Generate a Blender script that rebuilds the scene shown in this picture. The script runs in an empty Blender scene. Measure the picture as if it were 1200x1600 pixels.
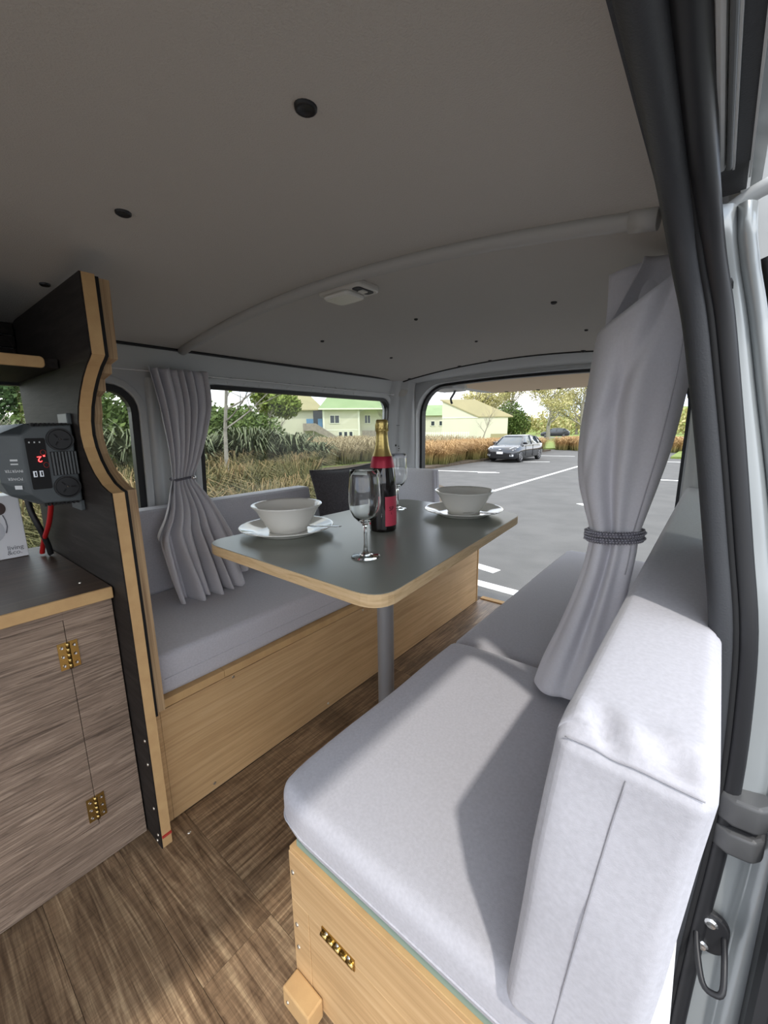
import bpy, bmesh, math, random
import numpy as np
from mathutils import Vector, Matrix, Euler

random.seed(7)
rng = np.random.default_rng(11)
SC = bpy.context.scene
COL = SC.collection
PI = math.pi

# ------------------------------------------------------------------ camera
def unit(v):
    v = np.array(v, float)
    return v / np.linalg.norm(v)
FPX = 640.0                                   # focal length in pixels of a 1200 px wide frame
d_y = unit((526, -136, FPX))                  # direction of the van's length in the camera's frame
roll = 0.012
down = unit((roll, 1, (-526 * roll + 136) / FPX))
d_x = np.cross(d_y, -down)
if d_x[0] < 0: d_x = -d_x
RW = np.array([d_x, d_y, -down])
right_w, up_w, fwd_w = RW @ (1, 0, 0), RW @ (0, -1, 0), RW @ (0, 0, 1)
cam_d = bpy.data.cameras.new('camera')
cam = bpy.data.objects.new('camera', cam_d)
COL.objects.link(cam)
cm = Matrix.Identity(4)
for i in range(3):
    cm[i][0], cm[i][1], cm[i][2] = right_w[i], up_w[i], -fwd_w[i]
cm[2][3] = 1.0
cam.matrix_world = cm
cam_d.sensor_fit = 'HORIZONTAL'
cam_d.sensor_width = 36.0
cam_d.lens = FPX / 1200 * 36.0
cam_d.clip_start = 0.02
cam_d.clip_end = 600
SC.camera = cam

# ------------------------------------------------------------------ view and sky
SC.view_settings.view_transform = 'Standard'
SC.view_settings.look = 'None'
SC.view_settings.gamma = 1
SC.view_settings.use_curve_mapping = False
SC.view_settings.exposure = 1.42

wd = bpy.data.worlds.new('sky')
SC.world = wd
wd.use_nodes = True
nt = wd.node_tree
nt.nodes.clear()
def wn(t, **k):
    n = nt.nodes.new(t)
    for a, b in k.items(): setattr(n, a, b)
    return n
tc = wn('ShaderNodeTexCoord'); mp = wn('ShaderNodeMapping'); mp.inputs['Scale'].default_value = (1.0, 1.0, 2.6)
ns = wn('ShaderNodeTexNoise'); ns.inputs['Scale'].default_value = 2.3; ns.inputs['Detail'].default_value = 7; ns.inputs['Roughness'].default_value = 0.56
cr = wn('ShaderNodeValToRGB')
cr.color_ramp.elements[0].position = 0.40; cr.color_ramp.elements[0].color = (0.60, 0.73, 0.93, 1)
cr.color_ramp.elements[1].position = 0.56; cr.color_ramp.elements[1].color = (0.97, 0.965, 0.955, 1)
bg = wn('ShaderNodeBackground'); bg.inputs['Strength'].default_value = 1.0
wo = wn('ShaderNodeOutputWorld')
nt.links.new(tc.outputs['Generated'], mp.inputs['Vector']); nt.links.new(mp.outputs['Vector'], ns.inputs['Vector'])
nt.links.new(ns.outputs['Fac'], cr.inputs['Fac']); nt.links.new(cr.outputs['Color'], bg.inputs['Color'])
nt.links.new(bg.outputs['Background'], wo.inputs['Surface'])

# ------------------------------------------------------------------ sun
sd = bpy.data.lights.new('sun', 'SUN')
sd.energy = 0.84
sd.angle = 0.035
sd.color = (1.0, 0.955, 0.88)
sun = bpy.data.objects.new('sun', sd)
COL.objects.link(sun)
sun.location = (6, -4, 9)
sun.rotation_euler = Vector((-0.177, 0.14, -0.33)).to_track_quat('-Z', 'Y').to_euler()

# ------------------------------------------------------------------ mesh helpers
class MB:
    def __init__(s):
        s.v = []; s.f = []; s.s = []
    def add(s, vs, fs, smooth=False):
        b = len(s.v)
        s.v += [tuple(p) for p in vs]
        s.f += [tuple(i + b for i in f) for f in fs]
        s.s += [smooth] * len(fs)
        return s
    def box(s, lo, hi):
        (a, b, c), (d, e, f) = lo, hi
        vs = [(a, b, c), (d, b, c), (d, e, c), (a, e, c), (a, b, f), (d, b, f), (d, e, f), (a, e, f)]
        return s.add(vs, [(3, 2, 1, 0), (4, 5, 6, 7), (0, 1, 5, 4), (1, 2, 6, 5), (2, 3, 7, 6), (3, 0, 4, 7)])
    def obox(s, c, size, rot):
        h = Vector(size) / 2
        R = Euler(rot).to_matrix() if not isinstance(rot, Matrix) else rot
        vs = [Vector(c) + R @ Vector((h.x * a, h.y * b, h.z * d)) for a, b, d in
              ((-1, -1, -1), (1, -1, -1), (1, 1, -1), (-1, 1, -1), (-1, -1, 1), (1, -1, 1), (1, 1, 1), (-1, 1, 1))]
        return s.add(vs, [(3, 2, 1, 0), (4, 5, 6, 7), (0, 1, 5, 4), (1, 2, 6, 5), (2, 3, 7, 6), (3, 0, 4, 7)])
    def prism(s, loop, fn, w0, w1, smooth_sides=False):
        n = len(loop)
        a = [fn(u, v, w0) for u, v in loop]; b = [fn(u, v, w1) for u, v in loop]
        s.add(a + b, [tuple(range(n))[::-1], tuple(range(n, 2 * n))])
        base = len(s.v) - 2 * n
        for i in range(n):
            j = (i + 1) % n
            s.f.append((base + i, base + j, base + n + j, base + n + i)); s.s.append(smooth_sides)
        return s
    def ring(s, outer, inner, fn, w0, w1):
        n = len(outer)
        vs = [fn(u, v, w0) for u, v in outer] + [fn(u, v, w0) for u, v in inner] + [fn(u, v, w1) for u, v in outer] + [fn(u, v, w1) for u, v in inner]
        fs = []
        for i in range(n):
            j = (i + 1) % n
            fs += [(i, j, n + j, n + i), (2 * n + j, 2 * n + i, 3 * n + i, 3 * n + j), (j, i, 2 * n + i, 2 * n + j), (n + i, n + j, 3 * n + j, 3 * n + i)]
        return s.add(vs, fs)
    def lathe(s, prof, c=(0, 0, 0), seg=32, a0=0.0, a1=2 * PI, smooth=True):
        full = abs(a1 - a0 - 2 * PI) < 1e-6
        m = seg if full else seg + 1
        vs = []
        for r, z in prof:
            for k in range(m):
                a = a0 + (a1 - a0) * k / seg
                vs.append((c[0] + r * math.cos(a), c[1] + r * math.sin(a), c[2] + z))
        fs = []
        for i in range(len(prof) - 1):
            for k in range(seg):
                k2 = (k + 1) % m
                fs.append((i * m + k, i * m + k2, (i + 1) * m + k2, (i + 1) * m + k))
        return s.add(vs, fs, smooth)
    def tube(s, path, r, seg=8, closed=False, caps=True, sy=1.0, up=None):
        P = [Vector(p) for p in path]; n = len(P)
        R = r if isinstance(r, (list, tuple)) else [r] * n
        vs = []; prev = None
        for i in range(n):
            if closed: t = (P[(i + 1) % n] - P[i - 1])
            else: t = P[min(i + 1, n - 1)] - P[max(i - 1, 0)]
            t.normalize()
            if up is not None: ref = Vector(up)
            elif prev is not None: ref = prev
            else: ref = Vector((0, 0, 1)) if abs(t.z) < 0.9 else Vector((1, 0, 0))
            nx = (ref - t * ref.dot(t))
            if nx.length < 1e-6: nx = Vector((1, 0, 0)) - t * t.x
            nx.normalize(); ny = t.cross(nx); prev = nx
            for k in range(seg):
                a = 2 * PI * k / seg
                vs.append(P[i] + (nx * math.cos(a) * sy + ny * math.sin(a)) * R[i])
        fs = []
        for i in range(n if closed else n - 1):
            for k in range(seg):
                i2 = (i + 1) % n
                fs.append((i * seg + k, i * seg + (k + 1) % seg, i2 * seg + (k + 1) % seg, i2 * seg + k))
        s.add(vs, fs, True)
        if caps and not closed:
            b = len(s.v) - n * seg
            s.f.append(tuple(b + k for k in range(seg))[::-1]); s.s.append(False)
            s.f.append(tuple(b + (n - 1) * seg + k for k in range(seg))); s.s.append(False)
        return s
    def grid(s, fn, nu, nv, cu=False, smooth=True):
        vs = []
        mu = nu if cu else nu + 1
        for j in range(nv + 1):
            for i in range(mu):
                vs.append(fn(i / nu, j / nv))
        fs = []
        for j in range(nv):
            for i in range(nu):
                i2 = (i + 1) % mu
                fs.append((j * mu + i, j * mu + i2, (j + 1) * mu + i2, (j + 1) * mu + i))
        return s.add(vs, fs, smooth)
    def soft(s, lo, hi, r, puff=(0, 0, 0), n=12, fn=None, extra=None):
        c = [(a + b) / 2 for a, b in zip(lo, hi)]; h = [(b - a) / 2 for a, b in zip(lo, hi)]
        ax = []
        for k in range(3):
            inn = h[k] - r
            m = max(2, int(round(n * h[k] / max(h))))
            t = [-h[k], -h[k] + r * 0.3, -h[k] + r * 0.65] + [-inn + 2 * inn * i / m for i in range(m + 1)] + [h[k] - r * 0.65, h[k] - r * 0.3, h[k]]
            if extra and k in extra: t = sorted(set(round(q, 5) for q in t + [e - c[k] for e in extra[k]]))
            ax.append(t)
        idx = {}; vs = []; fs = []
        def vert(p):
            key = tuple(round(q, 6) for q in p)
            if key not in idx:
                q = [max(-(h[k] - r), min(h[k] - r, p[k])) for k in range(3)]
                d = Vector([p[k] - q[k] for k in range(3)])
                # map the square corner region to a round one
                if d.length > 1e-9: d = d * (max(abs(d.x), abs(d.y), abs(d.z)) / d.length)
                o = [q[k] + d[k] for k in range(3)]
                for k in range(3):
                    if puff[k]:
                        a, b = (k + 1) % 3, (k + 2) % 3
                        w = (1 - (p[a] / h[a]) ** 2) * (1 - (p[b] / h[b]) ** 2)
                        o[k] += puff[k] * math.sqrt(max(w, 0)) * (p[k] / h[k])
                o = [o[k] + c[k] for k in range(3)]
                if fn: o = fn(o)
                idx[key] = len(vs); vs.append(tuple(o))
            return idx[key]
        for k in range(3):
            a, b = (k + 1) % 3, (k + 2) % 3
            for sgn in (-1, 1):
                for i in range(len(ax[a]) - 1):
                    for j in range(len(ax[b]) - 1):
                        q = []
                        for di, dj in ((0, 0), (1, 0), (1, 1), (0, 1)):
                            p = [0, 0, 0]; p[k] = sgn * h[k]; p[a] = ax[a][i + di]; p[b] = ax[b][j + dj]
                            q.append(vert(p))
                        fs.append(tuple(q) if sgn > 0 else tuple(q[::-1]))
        return s.add(vs, fs, True)

def rrect(u0, v0, u1, v1, r, n=6):
    if not isinstance(r, (list, tuple)): r = [r] * 4
    pts = []
    for (cx, cy, a), rr in zip(((u0, v0, PI), (u1, v0, 1.5 * PI), (u1, v1, 0), (u0, v1, 0.5 * PI)), r):
        ox = cx + rr if cx == u0 else cx - rr
        oy = cy + rr if cy == v0 else cy - rr
        for k in range(n + 1):
            t = a + 0.5 * PI * k / n
            pts.append((ox + rr * math.cos(t), oy + rr * math.sin(t)))
    return pts

def holed(mb, outer, holes, fn, w0, w1):
    """A sheet with openings, given thickness from w0 to w1."""
    bm = bmesh.new()
    loops = []
    for lp in [outer] + holes:
        vs = [bm.verts.new((u, v, 0)) for u, v in lp]
        for i in range(len(vs)): bm.edges.new((vs[i], vs[(i + 1) % len(vs)]))
        loops.append(len(vs))
    bm.verts.index_update()
    bmesh.ops.triangle_fill(bm, use_beauty=True, use_dissolve=False, edges=bm.edges[:])
    bm.verts.index_update()
    V = [v.co.copy() for v in bm.verts]
    F = [[v.index for v in f.verts] for f in bm.faces]
    bm.free()
    n = len(V)
    vs = [fn(p.x, p.y, w0) for p in V] + [fn(p.x, p.y, w1) for p in V]
    fs = [tuple(f) for f in F] + [tuple(i + n for i in f[::-1]) for f in F]
    b = 0
    for m in loops:
        for i in range(m):
            j = (i + 1) % m
            fs.append((b + i, b + j, n + b + j, n + b + i))
        b += m
    mb.add(vs, fs)
    return mb

def lerp_tab(tab, x):
    """smooth curve through a table of (x, value) points"""
    n = len(tab)
    if x <= tab[0][0]: return tab[0][1]
    if x >= tab[-1][0]: return tab[-1][1]
    for i in range(n - 1):
        (a, b), (c, d) = tab[i], tab[i + 1]
        if x <= c:
            h = c - a; t = (x - a) / h; s = (d - b) / h
            m0 = s if i == 0 else (d - tab[i - 1][1]) / (c - tab[i - 1][0])
            m1 = s if i == n - 2 else (tab[i + 2][1] - b) / (tab[i + 2][0] - a)
            return (2 * t ** 3 - 3 * t * t + 1) * b + (t ** 3 - 2 * t * t + t) * h * m0 + (3 * t * t - 2 * t ** 3) * d + (t ** 3 - t * t) * h * m1

def make_mesh(name, vs, fs, sm=None):
    me = bpy.data.meshes.new(name)
    me.from_pydata([tuple(v) for v in vs], [], fs)
    if sm is not None:
        me.polygons.foreach_set('use_smooth', sm)
    me.update()
    return me

def fix_normals(me):
    bm = bmesh.new(); bm.from_mesh(me)
    bmesh.ops.recalc_face_normals(bm, faces=bm.faces[:])
    bm.to_mesh(me); bm.free()

def tag(o, label=None, cat=None, group=None, kind=None):
    if label: o['label'] = label
    if cat: o['category'] = cat
    if group: o['group'] = group
    if kind: o['kind'] = kind
    return o

def thing(name, loc, label, cat, group=None, rz=0.0):
    o = bpy.data.objects.new(name, None)
    o.empty_display_size = 0.05
    COL.objects.link(o)
    o.location = loc; o.rotation_euler = (0, 0, rz)
    return tag(o, label, cat, group)

def obj(name, mb, mat, parent=None, local=False, bev=0, solid=0, sub=0, recalc=True, label=None):
    """One mesh object. World-space vertices unless local; parts are moved into the parent's space."""
    vs = mb.v
    if parent is None:
        A = np.array(vs, float)
        base = ((A[:, 0].min() + A[:, 0].max()) / 2, (A[:, 1].min() + A[:, 1].max()) / 2, A[:, 2].min())
        vs = A - np.array(base)
    elif not local:
        Mx = Matrix.Identity(4)
        chain = []
        p = parent
        while p is not None:
            chain.append(p); p = p.parent
        for q in chain[::-1]:
            Mx = Mx @ Matrix.LocRotScale(q.location, q.rotation_euler, q.scale)
        inv = np.array(Mx.inverted())
        A = np.array(vs, float)
        vs = A @ inv[:3, :3].T + inv[:3, 3]
    me = make_mesh(name, vs, mb.f, mb.s)
    if recalc: fix_normals(me)
    me.materials.append(mat)
    o = bpy.data.objects.new(name, me)
    COL.objects.link(o)
    if parent is None: o.location = base
    else: o.parent = parent
    if solid:
        m = o.modifiers.new('thick', 'SOLIDIFY'); m.thickness = solid; m.offset = 0
    if bev:
        m = o.modifiers.new('edge', 'BEVEL'); m.width = bev; m.segments = 2; m.limit_method = 'ANGLE'; m.angle_limit = 0.6
    if sub:
        m = o.modifiers.new('round', 'SUBSURF'); m.levels = sub; m.render_levels = sub
    if label: o['label'] = label
    return o

def dup(o, parent=None, loc=None, rot=None):
    c = o.copy(); COL.objects.link(c)
    if parent is not None: c.parent = parent
    if loc is not None: c.location = loc
    if rot is not None: c.rotation_euler = rot
    return c

def struct(name, mb, mat, **k):
    o = obj(name, mb, mat, **k)
    if not k.get('parent'): o['kind'] = 'structure'
    return o

def text_mb(body, size, fn, extrude=0.0006):
    """Lettering as geometry; fn maps the flat (x, y, depth) to a point."""
    cu = bpy.data.curves.new('lettering', 'FONT'); cu.body = body; cu.size = size; cu.extrude = extrude
    cu.align_x = 'CENTER'; cu.align_y = 'CENTER'; cu.resolution_u = 3
    to = bpy.data.objects.new('lettering', cu); COL.objects.link(to)
    dg = bpy.context.evaluated_depsgraph_get(); dg.update()
    me = bpy.data.meshes.new_from_object(to.evaluated_get(dg))
    mb = MB().add([fn(*v.co) for v in me.vertices], [tuple(p.vertices) for p in me.polygons])
    bpy.data.objects.remove(to); bpy.data.curves.remove(cu); bpy.data.meshes.remove(me)
    return mb

# ------------------------------------------------------------------ materials
def mat(name, col, rough=0.6, metal=0.0, bump=None, vary=None, spec=0.5, sheen=0.0, coat=0.0):
    """bump = (scale, strength, distance); vary = (second colour, scale)"""
    m = bpy.data.materials.new(name); m.use_nodes = True
    t = m.node_tree; b = t.nodes['Principled BSDF']
    b.inputs['Base Color'].default_value = (*col, 1)
    b.inputs['Roughness'].default_value = rough; b.inputs['Metallic'].default_value = metal
    b.inputs['Specular IOR Level'].default_value = spec
    if sheen: b.inputs['Sheen Weight'].default_value = sheen
    if coat: b.inputs['Coat Weight'].default_value = coat; b.inputs['Coat Roughness'].default_value = 0.08
    c = t.nodes.new('ShaderNodeTexCoord')
    if bump:
        n = t.nodes.new('ShaderNodeTexNoise'); n.inputs['Scale'].default_value = bump[0]; n.inputs['Detail'].default_value = 3
        bp = t.nodes.new('ShaderNodeBump'); bp.inputs['Strength'].default_value = bump[1]; bp.inputs['Distance'].default_value = bump[2]
        t.links.new(c.outputs['Object'], n.inputs['Vector']); t.links.new(n.outputs['Fac'], bp.inputs['Height']); t.links.new(bp.outputs['Normal'], b.inputs['Normal'])
    if vary:
        n2 = t.nodes.new('ShaderNodeTexNoise'); n2.inputs['Scale'].default_value = vary[1]; n2.inputs['Detail'].default_value = 5
        r = t.nodes.new('ShaderNodeValToRGB'); r.color_ramp.elements[0].position = 0.35; r.color_ramp.elements[1].position = 0.68
        r.color_ramp.elements[0].color = (*col, 1); r.color_ramp.elements[1].color = (*vary[0], 1)
        t.links.new(c.outputs['Object'], n2.inputs['Vector']); t.links.new(n2.outputs['Fac'], r.inputs['Fac']); t.links.new(r.outputs['Color'], b.inputs['Base Color'])
    return m

def wood(name, cols, grain=(60, 2, 60), rough=0.5, bump=0.15, spec=0.5, rand=0.0, dist=0.6, fine=4.0, rot=(0, 0, 0), pos=(0.25, 0.5, 0.75), big=0.0, cross=None):
    """Streaky grain: noise stretched along the axis with the small scale."""
    m = bpy.data.materials.new(name); m.use_nodes = True
    t = m.node_tree; L = t.links.new; b = t.nodes['Principled BSDF']; b.inputs['Roughness'].default_value = rough; b.inputs['Specular IOR Level'].default_value = spec
    c = t.nodes.new('ShaderNodeTexCoord'); vec = c.outputs['Object']
    if rand:
        oi = t.nodes.new('ShaderNodeObjectInfo'); ad = t.nodes.new('ShaderNodeVectorMath'); ad.operation = 'ADD'
        sc = t.nodes.new('ShaderNodeMath'); sc.operation = 'MULTIPLY'; sc.inputs[1].default_value = 37.0
        L(oi.outputs['Random'], sc.inputs[0]); L(vec, ad.inputs[0]); L(sc.outputs[0], ad.inputs[1]); vec = ad.outputs[0]
    mp = t.nodes.new('ShaderNodeMapping'); mp.inputs['Scale'].default_value = grain; mp.inputs['Rotation'].default_value = rot
    L(vec, mp.inputs['Vector'])
    n = t.nodes.new('ShaderNodeTexNoise'); n.inputs['Scale'].default_value = 1.0; n.inputs['Detail'].default_value = fine; n.inputs['Roughness'].default_value = 0.65; n.inputs['Distortion'].default_value = dist
    L(mp.outputs['Vector'], n.inputs['Vector'])
    r = t.nodes.new('ShaderNodeValToRGB'); r.color_ramp.elements[0].position = pos[0]; r.color_ramp.elements[0].color = (*cols[0], 1)
    r.color_ramp.elements[1].position = pos[2]; r.color_ramp.elements[1].color = (*cols[-1], 1)
    if len(cols) > 2:
        e = r.color_ramp.elements.new(pos[1]); e.color = (*cols[1], 1)
    L(n.outputs['Fac'], r.inputs['Fac']); out = r.outputs['Color']
    if big:
        n3 = t.nodes.new('ShaderNodeTexNoise'); n3.inputs['Scale'].default_value = 4.0; n3.inputs['Detail'].default_value = 3
        L(vec, n3.inputs['Vector'])
        rr = t.nodes.new('ShaderNodeMapRange'); rr.inputs[1].default_value = 0.3; rr.inputs[2].default_value = 0.7; rr.inputs[3].default_value = 1 - big; rr.inputs[4].default_value = 1 + big
        L(n3.outputs['Fac'], rr.inputs[0])
        mx = t.nodes.new('ShaderNodeMix'); mx.data_type = 'RGBA'; mx.blend_type = 'MULTIPLY'; mx.inputs[0].default_value = 1
        L(out, mx.inputs[6]); L(rr.outputs[0], mx.inputs[7]); out = mx.outputs[2]
    if cross:
        m4 = t.nodes.new('ShaderNodeMapping'); m4.inputs['Scale'].default_value = cross; m4.inputs['Rotation'].default_value = (0, 0, 0.12); L(vec, m4.inputs['Vector'])
        n4 = t.nodes.new('ShaderNodeTexNoise'); n4.inputs['Scale'].default_value = 1.0; n4.inputs['Detail'].default_value = 3; L(m4.outputs['Vector'], n4.inputs['Vector'])
        r4 = t.nodes.new('ShaderNodeMapRange'); r4.inputs[1].default_value = 0.35; r4.inputs[2].default_value = 0.65; r4.inputs[3].default_value = 0.84; r4.inputs[4].default_value = 1.14
        L(n4.outputs['Fac'], r4.inputs[0])
        x4 = t.nodes.new('ShaderNodeMix'); x4.data_type = 'RGBA'; x4.blend_type = 'MULTIPLY'; x4.inputs[0].default_value = 1
        L(out, x4.inputs[6]); L(r4.outputs[0], x4.inputs[7]); out = x4.outputs[2]
    if rand:
        hv = t.nodes.new('ShaderNodeHueSaturation')
        mr = t.nodes.new('ShaderNodeMapRange'); mr.inputs[3].default_value = 1 - rand; mr.inputs[4].default_value = 1 + rand
        L(oi.outputs['Random'], mr.inputs[0]); L(mr.outputs[0], hv.inputs['Value']); L(out, hv.inputs['Color']); out = hv.outputs['Color']
    L(out, b.inputs['Base Color'])
    bp = t.nodes.new('ShaderNodeBump'); bp.inputs['Strength'].default_value = bump; bp.inputs['Distance'].default_value = 0.002
    L(n.outputs['Fac'], bp.inputs['Height']); L(bp.outputs['Normal'], b.inputs['Normal'])
    return m

def fabric(name, col, scale=900.0, strength=0.35, vary=0.06):
    m = bpy.data.materials.new(name); m.use_nodes = True
    t = m.node_tree; L = t.links.new; b = t.nodes['Principled BSDF']
    b.inputs['Roughness'].default_value = 0.92; b.inputs['Specular IOR Level'].default_value = 0.25; b.inputs['Sheen Weight'].default_value = 0.15
    c = t.nodes.new('ShaderNodeTexCoord')
    n = t.nodes.new('ShaderNodeTexNoise'); n.inputs['Scale'].default_value = scale; n.inputs['Detail'].default_value = 2
    n2 = t.nodes.new('ShaderNodeTexNoise'); n2.inputs['Scale'].default_value = scale * 0.22; n2.inputs['Detail'].default_value = 3
    L(c.outputs['Object'], n.inputs['Vector']); L(c.outputs['Object'], n2.inputs['Vector'])
    mr = t.nodes.new('ShaderNodeMapRange'); mr.inputs[1].default_value = 0.3; mr.inputs[2].default_value = 0.7; mr.inputs[3].default_value = 1 - vary; mr.inputs[4].default_value = 1 + vary
    L(n2.outputs['Fac'], mr.inputs[0])
    mx = t.nodes.new('ShaderNodeMix'); mx.data_type = 'RGBA'; mx.blend_type = 'MULTIPLY'; mx.inputs[0].default_value = 1; mx.inputs[6].default_value = (*col, 1)
    L(mr.outputs[0], mx.inputs[7]); L(mx.outputs[2], b.inputs['Base Color'])
    bp = t.nodes.new('ShaderNodeBump'); bp.inputs['Strength'].default_value = strength; bp.inputs['Distance'].default_value = 0.0006
    L(n.outputs['Fac'], bp.inputs['Height']); L(bp.outputs['Normal'], b.inputs['Normal'])
    return m

def pane_mat(name, tint, refl=0.5):
    m = bpy.data.materials.new(name); m.use_nodes = True
    t = m.node_tree; t.nodes.clear(); L = t.links.new
    o = t.nodes.new('ShaderNodeOutputMaterial'); tr = t.nodes.new('ShaderNodeBsdfTransparent'); tr.inputs['Color'].default_value = (*tint, 1)
    g = t.nodes.new('ShaderNodeBsdfGlossy'); g.inputs['Roughness'].default_value = 0.01; g.inputs['Color'].default_value = (1, 1, 1, 1)
    lw = t.nodes.new('ShaderNodeLayerWeight'); lw.inputs['Blend'].default_value = 0.5
    fr = t.nodes.new('ShaderNodeMath'); fr.operation = 'POWER'; fr.inputs[1].default_value = 5.0; L(lw.outputs['Facing'], fr.inputs[0])
    mu = t.nodes.new('ShaderNodeMath'); mu.operation = 'MULTIPLY_ADD'; mu.inputs[1].default_value = refl; mu.inputs[2].default_value = 0.04 * refl
    mx = t.nodes.new('ShaderNodeMixShader')
    L(fr.outputs[0], mu.inputs[0]); L(mu.outputs[0], mx.inputs[0]); L(tr.outputs[0], mx.inputs[1]); L(g.outputs[0], mx.inputs[2]); L(mx.outputs[0], o.inputs['Surface'])
    return m

def emit(name, col, strength):
    m = bpy.data.materials.new(name); m.use_nodes = True
    b = m.node_tree.nodes['Principled BSDF']
    b.inputs['Base Color'].default_value = (*col, 1); b.inputs['Emission Color'].default_value = (*col, 1); b.inputs['Emission Strength'].default_value = strength
    return m

M = {}
M['fabric'] = fabric('grey_fabric', (0.485, 0.478, 0.517))
M['curtain'] = fabric('curtain_fabric', (0.57, 0.557, 0.59), scale=1200, strength=0.2, vary=0.03)
M['darkfabric'] = fabric('charcoal_fabric', (0.085, 0.08, 0.088), vary=0.3)
M['cord'] = fabric('cord_fabric', (0.13, 0.125, 0.15), scale=700, strength=0.8, vary=0.4)
M['headliner'] = mat('headliner', (0.50, 0.475, 0.44), 0.9, bump=(420, 0.5, 0.002))
M['vanpaint'] = mat('van_paint', (0.53, 0.545, 0.55), 0.38, bump=(9, 0.06, 0.02))
M['vansilver'] = mat('van_silver', (0.36, 0.38, 0.385), 0.32, metal=0.35, coat=0.5)
M['vandark'] = mat('dark_trim', (0.035, 0.037, 0.042), 0.5, bump=(500, 0.3, 0.001))
M['rubber'] = mat('black_rubber', (0.012, 0.012, 0.014), 0.45)
M['black'] = mat('black_hole', (0.006, 0.006, 0.007), 0.8)
M['oak'] = wood('oak_veneer', [(0.42, 0.255, 0.120), (0.57, 0.37, 0.185), (0.67, 0.465, 0.255)], grain=(45, 2.2, 75), rough=0.45, bump=0.12, dist=0.9, big=0.1)
M['oakx'] = wood('oak_veneer_across', [(0.42, 0.255, 0.120), (0.57, 0.37, 0.185), (0.67, 0.465, 0.255)], grain=(2.2, 45, 75), rough=0.45, bump=0.12, dist=0.9, big=0.1)
M['mdf'] = mat('raw_mdf', (0.56, 0.36, 0.165), 0.8, bump=(300, 0.2, 0.001), vary=((0.50, 0.31, 0.14), 30))
M['ply'] = wood('plywood_edge', [(0.22, 0.13, 0.07), (0.42, 0.28, 0.15), (0.50, 0.35, 0.2)], grain=(4, 420, 4), rough=0.7, bump=0.2, fine=1.0, dist=0.1)
M['birch'] = wood('birch_edge', [(0.46, 0.29, 0.14), (0.62, 0.44, 0.24), (0.68, 0.50, 0.30)], grain=(14, 14, 160), rough=0.55, bump=0.05)
M['darklam'] = wood('black_wood_laminate', [(0.012, 0.010, 0.009), (0.022, 0.018, 0.016), (0.035, 0.030, 0.027)], grain=(8, 70, 90), rough=0.6, bump=0.3, spec=0.15)
M['counter'] = wood('dark_counter', [(0.030, 0.017, 0.011), (0.062, 0.037, 0.024), (0.105, 0.068, 0.046)], grain=(55, 3, 55), rough=0.38, bump=0.2, spec=0.35)
M['cabinet'] = wood('grey_brown_oak', [(0.085, 0.057, 0.040), (0.235, 0.167, 0.122), (0.38, 0.285, 0.212)], grain=(80, 6, 130), rough=0.6, bump=0.55, dist=1.6, fine=5, pos=(0.3, 0.5, 0.68), rot=(0.06, 0, 0), big=0.12)
M['plankx'] = wood('vinyl_plank_across', [(0.085, 0.050, 0.027), (0.205, 0.132, 0.076), (0.37, 0.262, 0.155)], grain=(3.5, 62, 20), cross=(260, 22, 20), rough=0.45, bump=0.4, rand=0.16, dist=1.6, fine=9, pos=(0.34, 0.5, 0.66), big=0.35)
M['planky'] = wood('vinyl_plank_along', [(0.085, 0.050, 0.027), (0.205, 0.132, 0.076), (0.37, 0.262, 0.155)], grain=(62, 3.5, 20), cross=(22, 260, 20), rough=0.45, bump=0.4, rand=0.16, dist=1.6, fine=9, pos=(0.34, 0.5, 0.66), big=0.35)
M['floorbase'] = mat('floor_base', (0.09, 0.06, 0.04), 0.8)
M['tabletop'] = mat('table_laminate', (0.235, 0.247, 0.215), 0.28, bump=(700, 0.06, 0.0006))
M['green'] = mat('sage_laminate', (0.24, 0.33, 0.275), 0.45)
M['legmetal'] = mat('grey_steel_tube', (0.30, 0.31, 0.33), 0.38, metal=0.3)
M['brass'] = mat('brass', (0.47, 0.33, 0.12), 0.25, metal=1.0)
M['steel'] = mat('steel', (0.68, 0.68, 0.68), 0.18, metal=1.0)
M['screw'] = mat('screw_steel', (0.62, 0.58, 0.50), 0.3, metal=0.9)
M['china'] = mat('white_china', (0.80, 0.785, 0.74), 0.08, coat=0.3)
M['plastic'] = mat('white_plastic', (0.62, 0.60, 0.56), 0.35)
M['lens'] = mat('lamp_lens', (0.70, 0.69, 0.65), 0.15)
M['greyplastic'] = mat('grey_plastic', (0.10, 0.108, 0.112), 0.5)
M['invplastic'] = mat('inverter_casing', (0.062, 0.073, 0.078), 0.45)
M['invside'] = mat('inverter_side', (0.055, 0.075, 0.095), 0.4)
M['white'] = mat('white_card', (0.78, 0.78, 0.80), 0.5)
M['print'] = mat('grey_print', (0.20, 0.20, 0.22), 0.6)
M['printlight'] = mat('pale_print', (0.62, 0.64, 0.65), 0.6)
M['mugdark'] = mat('dark_print', (0.055, 0.03, 0.025), 0.5)
M['mugpale'] = mat('silver_print', (0.56, 0.57, 0.60), 0.45)
M['redcable'] = mat('red_cable', (0.42, 0.012, 0.012), 0.45)
M['blackcable'] = mat('black_cable', (0.010, 0.010, 0.011), 0.5)
M['redled'] = emit('red_led', (1.0, 0.03, 0.03), 3.0)
M['redmark'] = mat('red_mark', (0.45, 0.04, 0.03), 0.7)
M['bottle'] = mat('dark_bottle_glass', (0.006, 0.004, 0.004), 0.06, coat=0.4)
M['goldfoil'] = mat('gold_foil', (0.60, 0.46, 0.17), 0.32, metal=0.9, bump=(160, 0.35, 0.0015))
M['redfoil'] = mat('red_foil', (0.40, 0.02, 0.05), 0.38, metal=0.35, bump=(240, 0.2, 0.0008))
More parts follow.
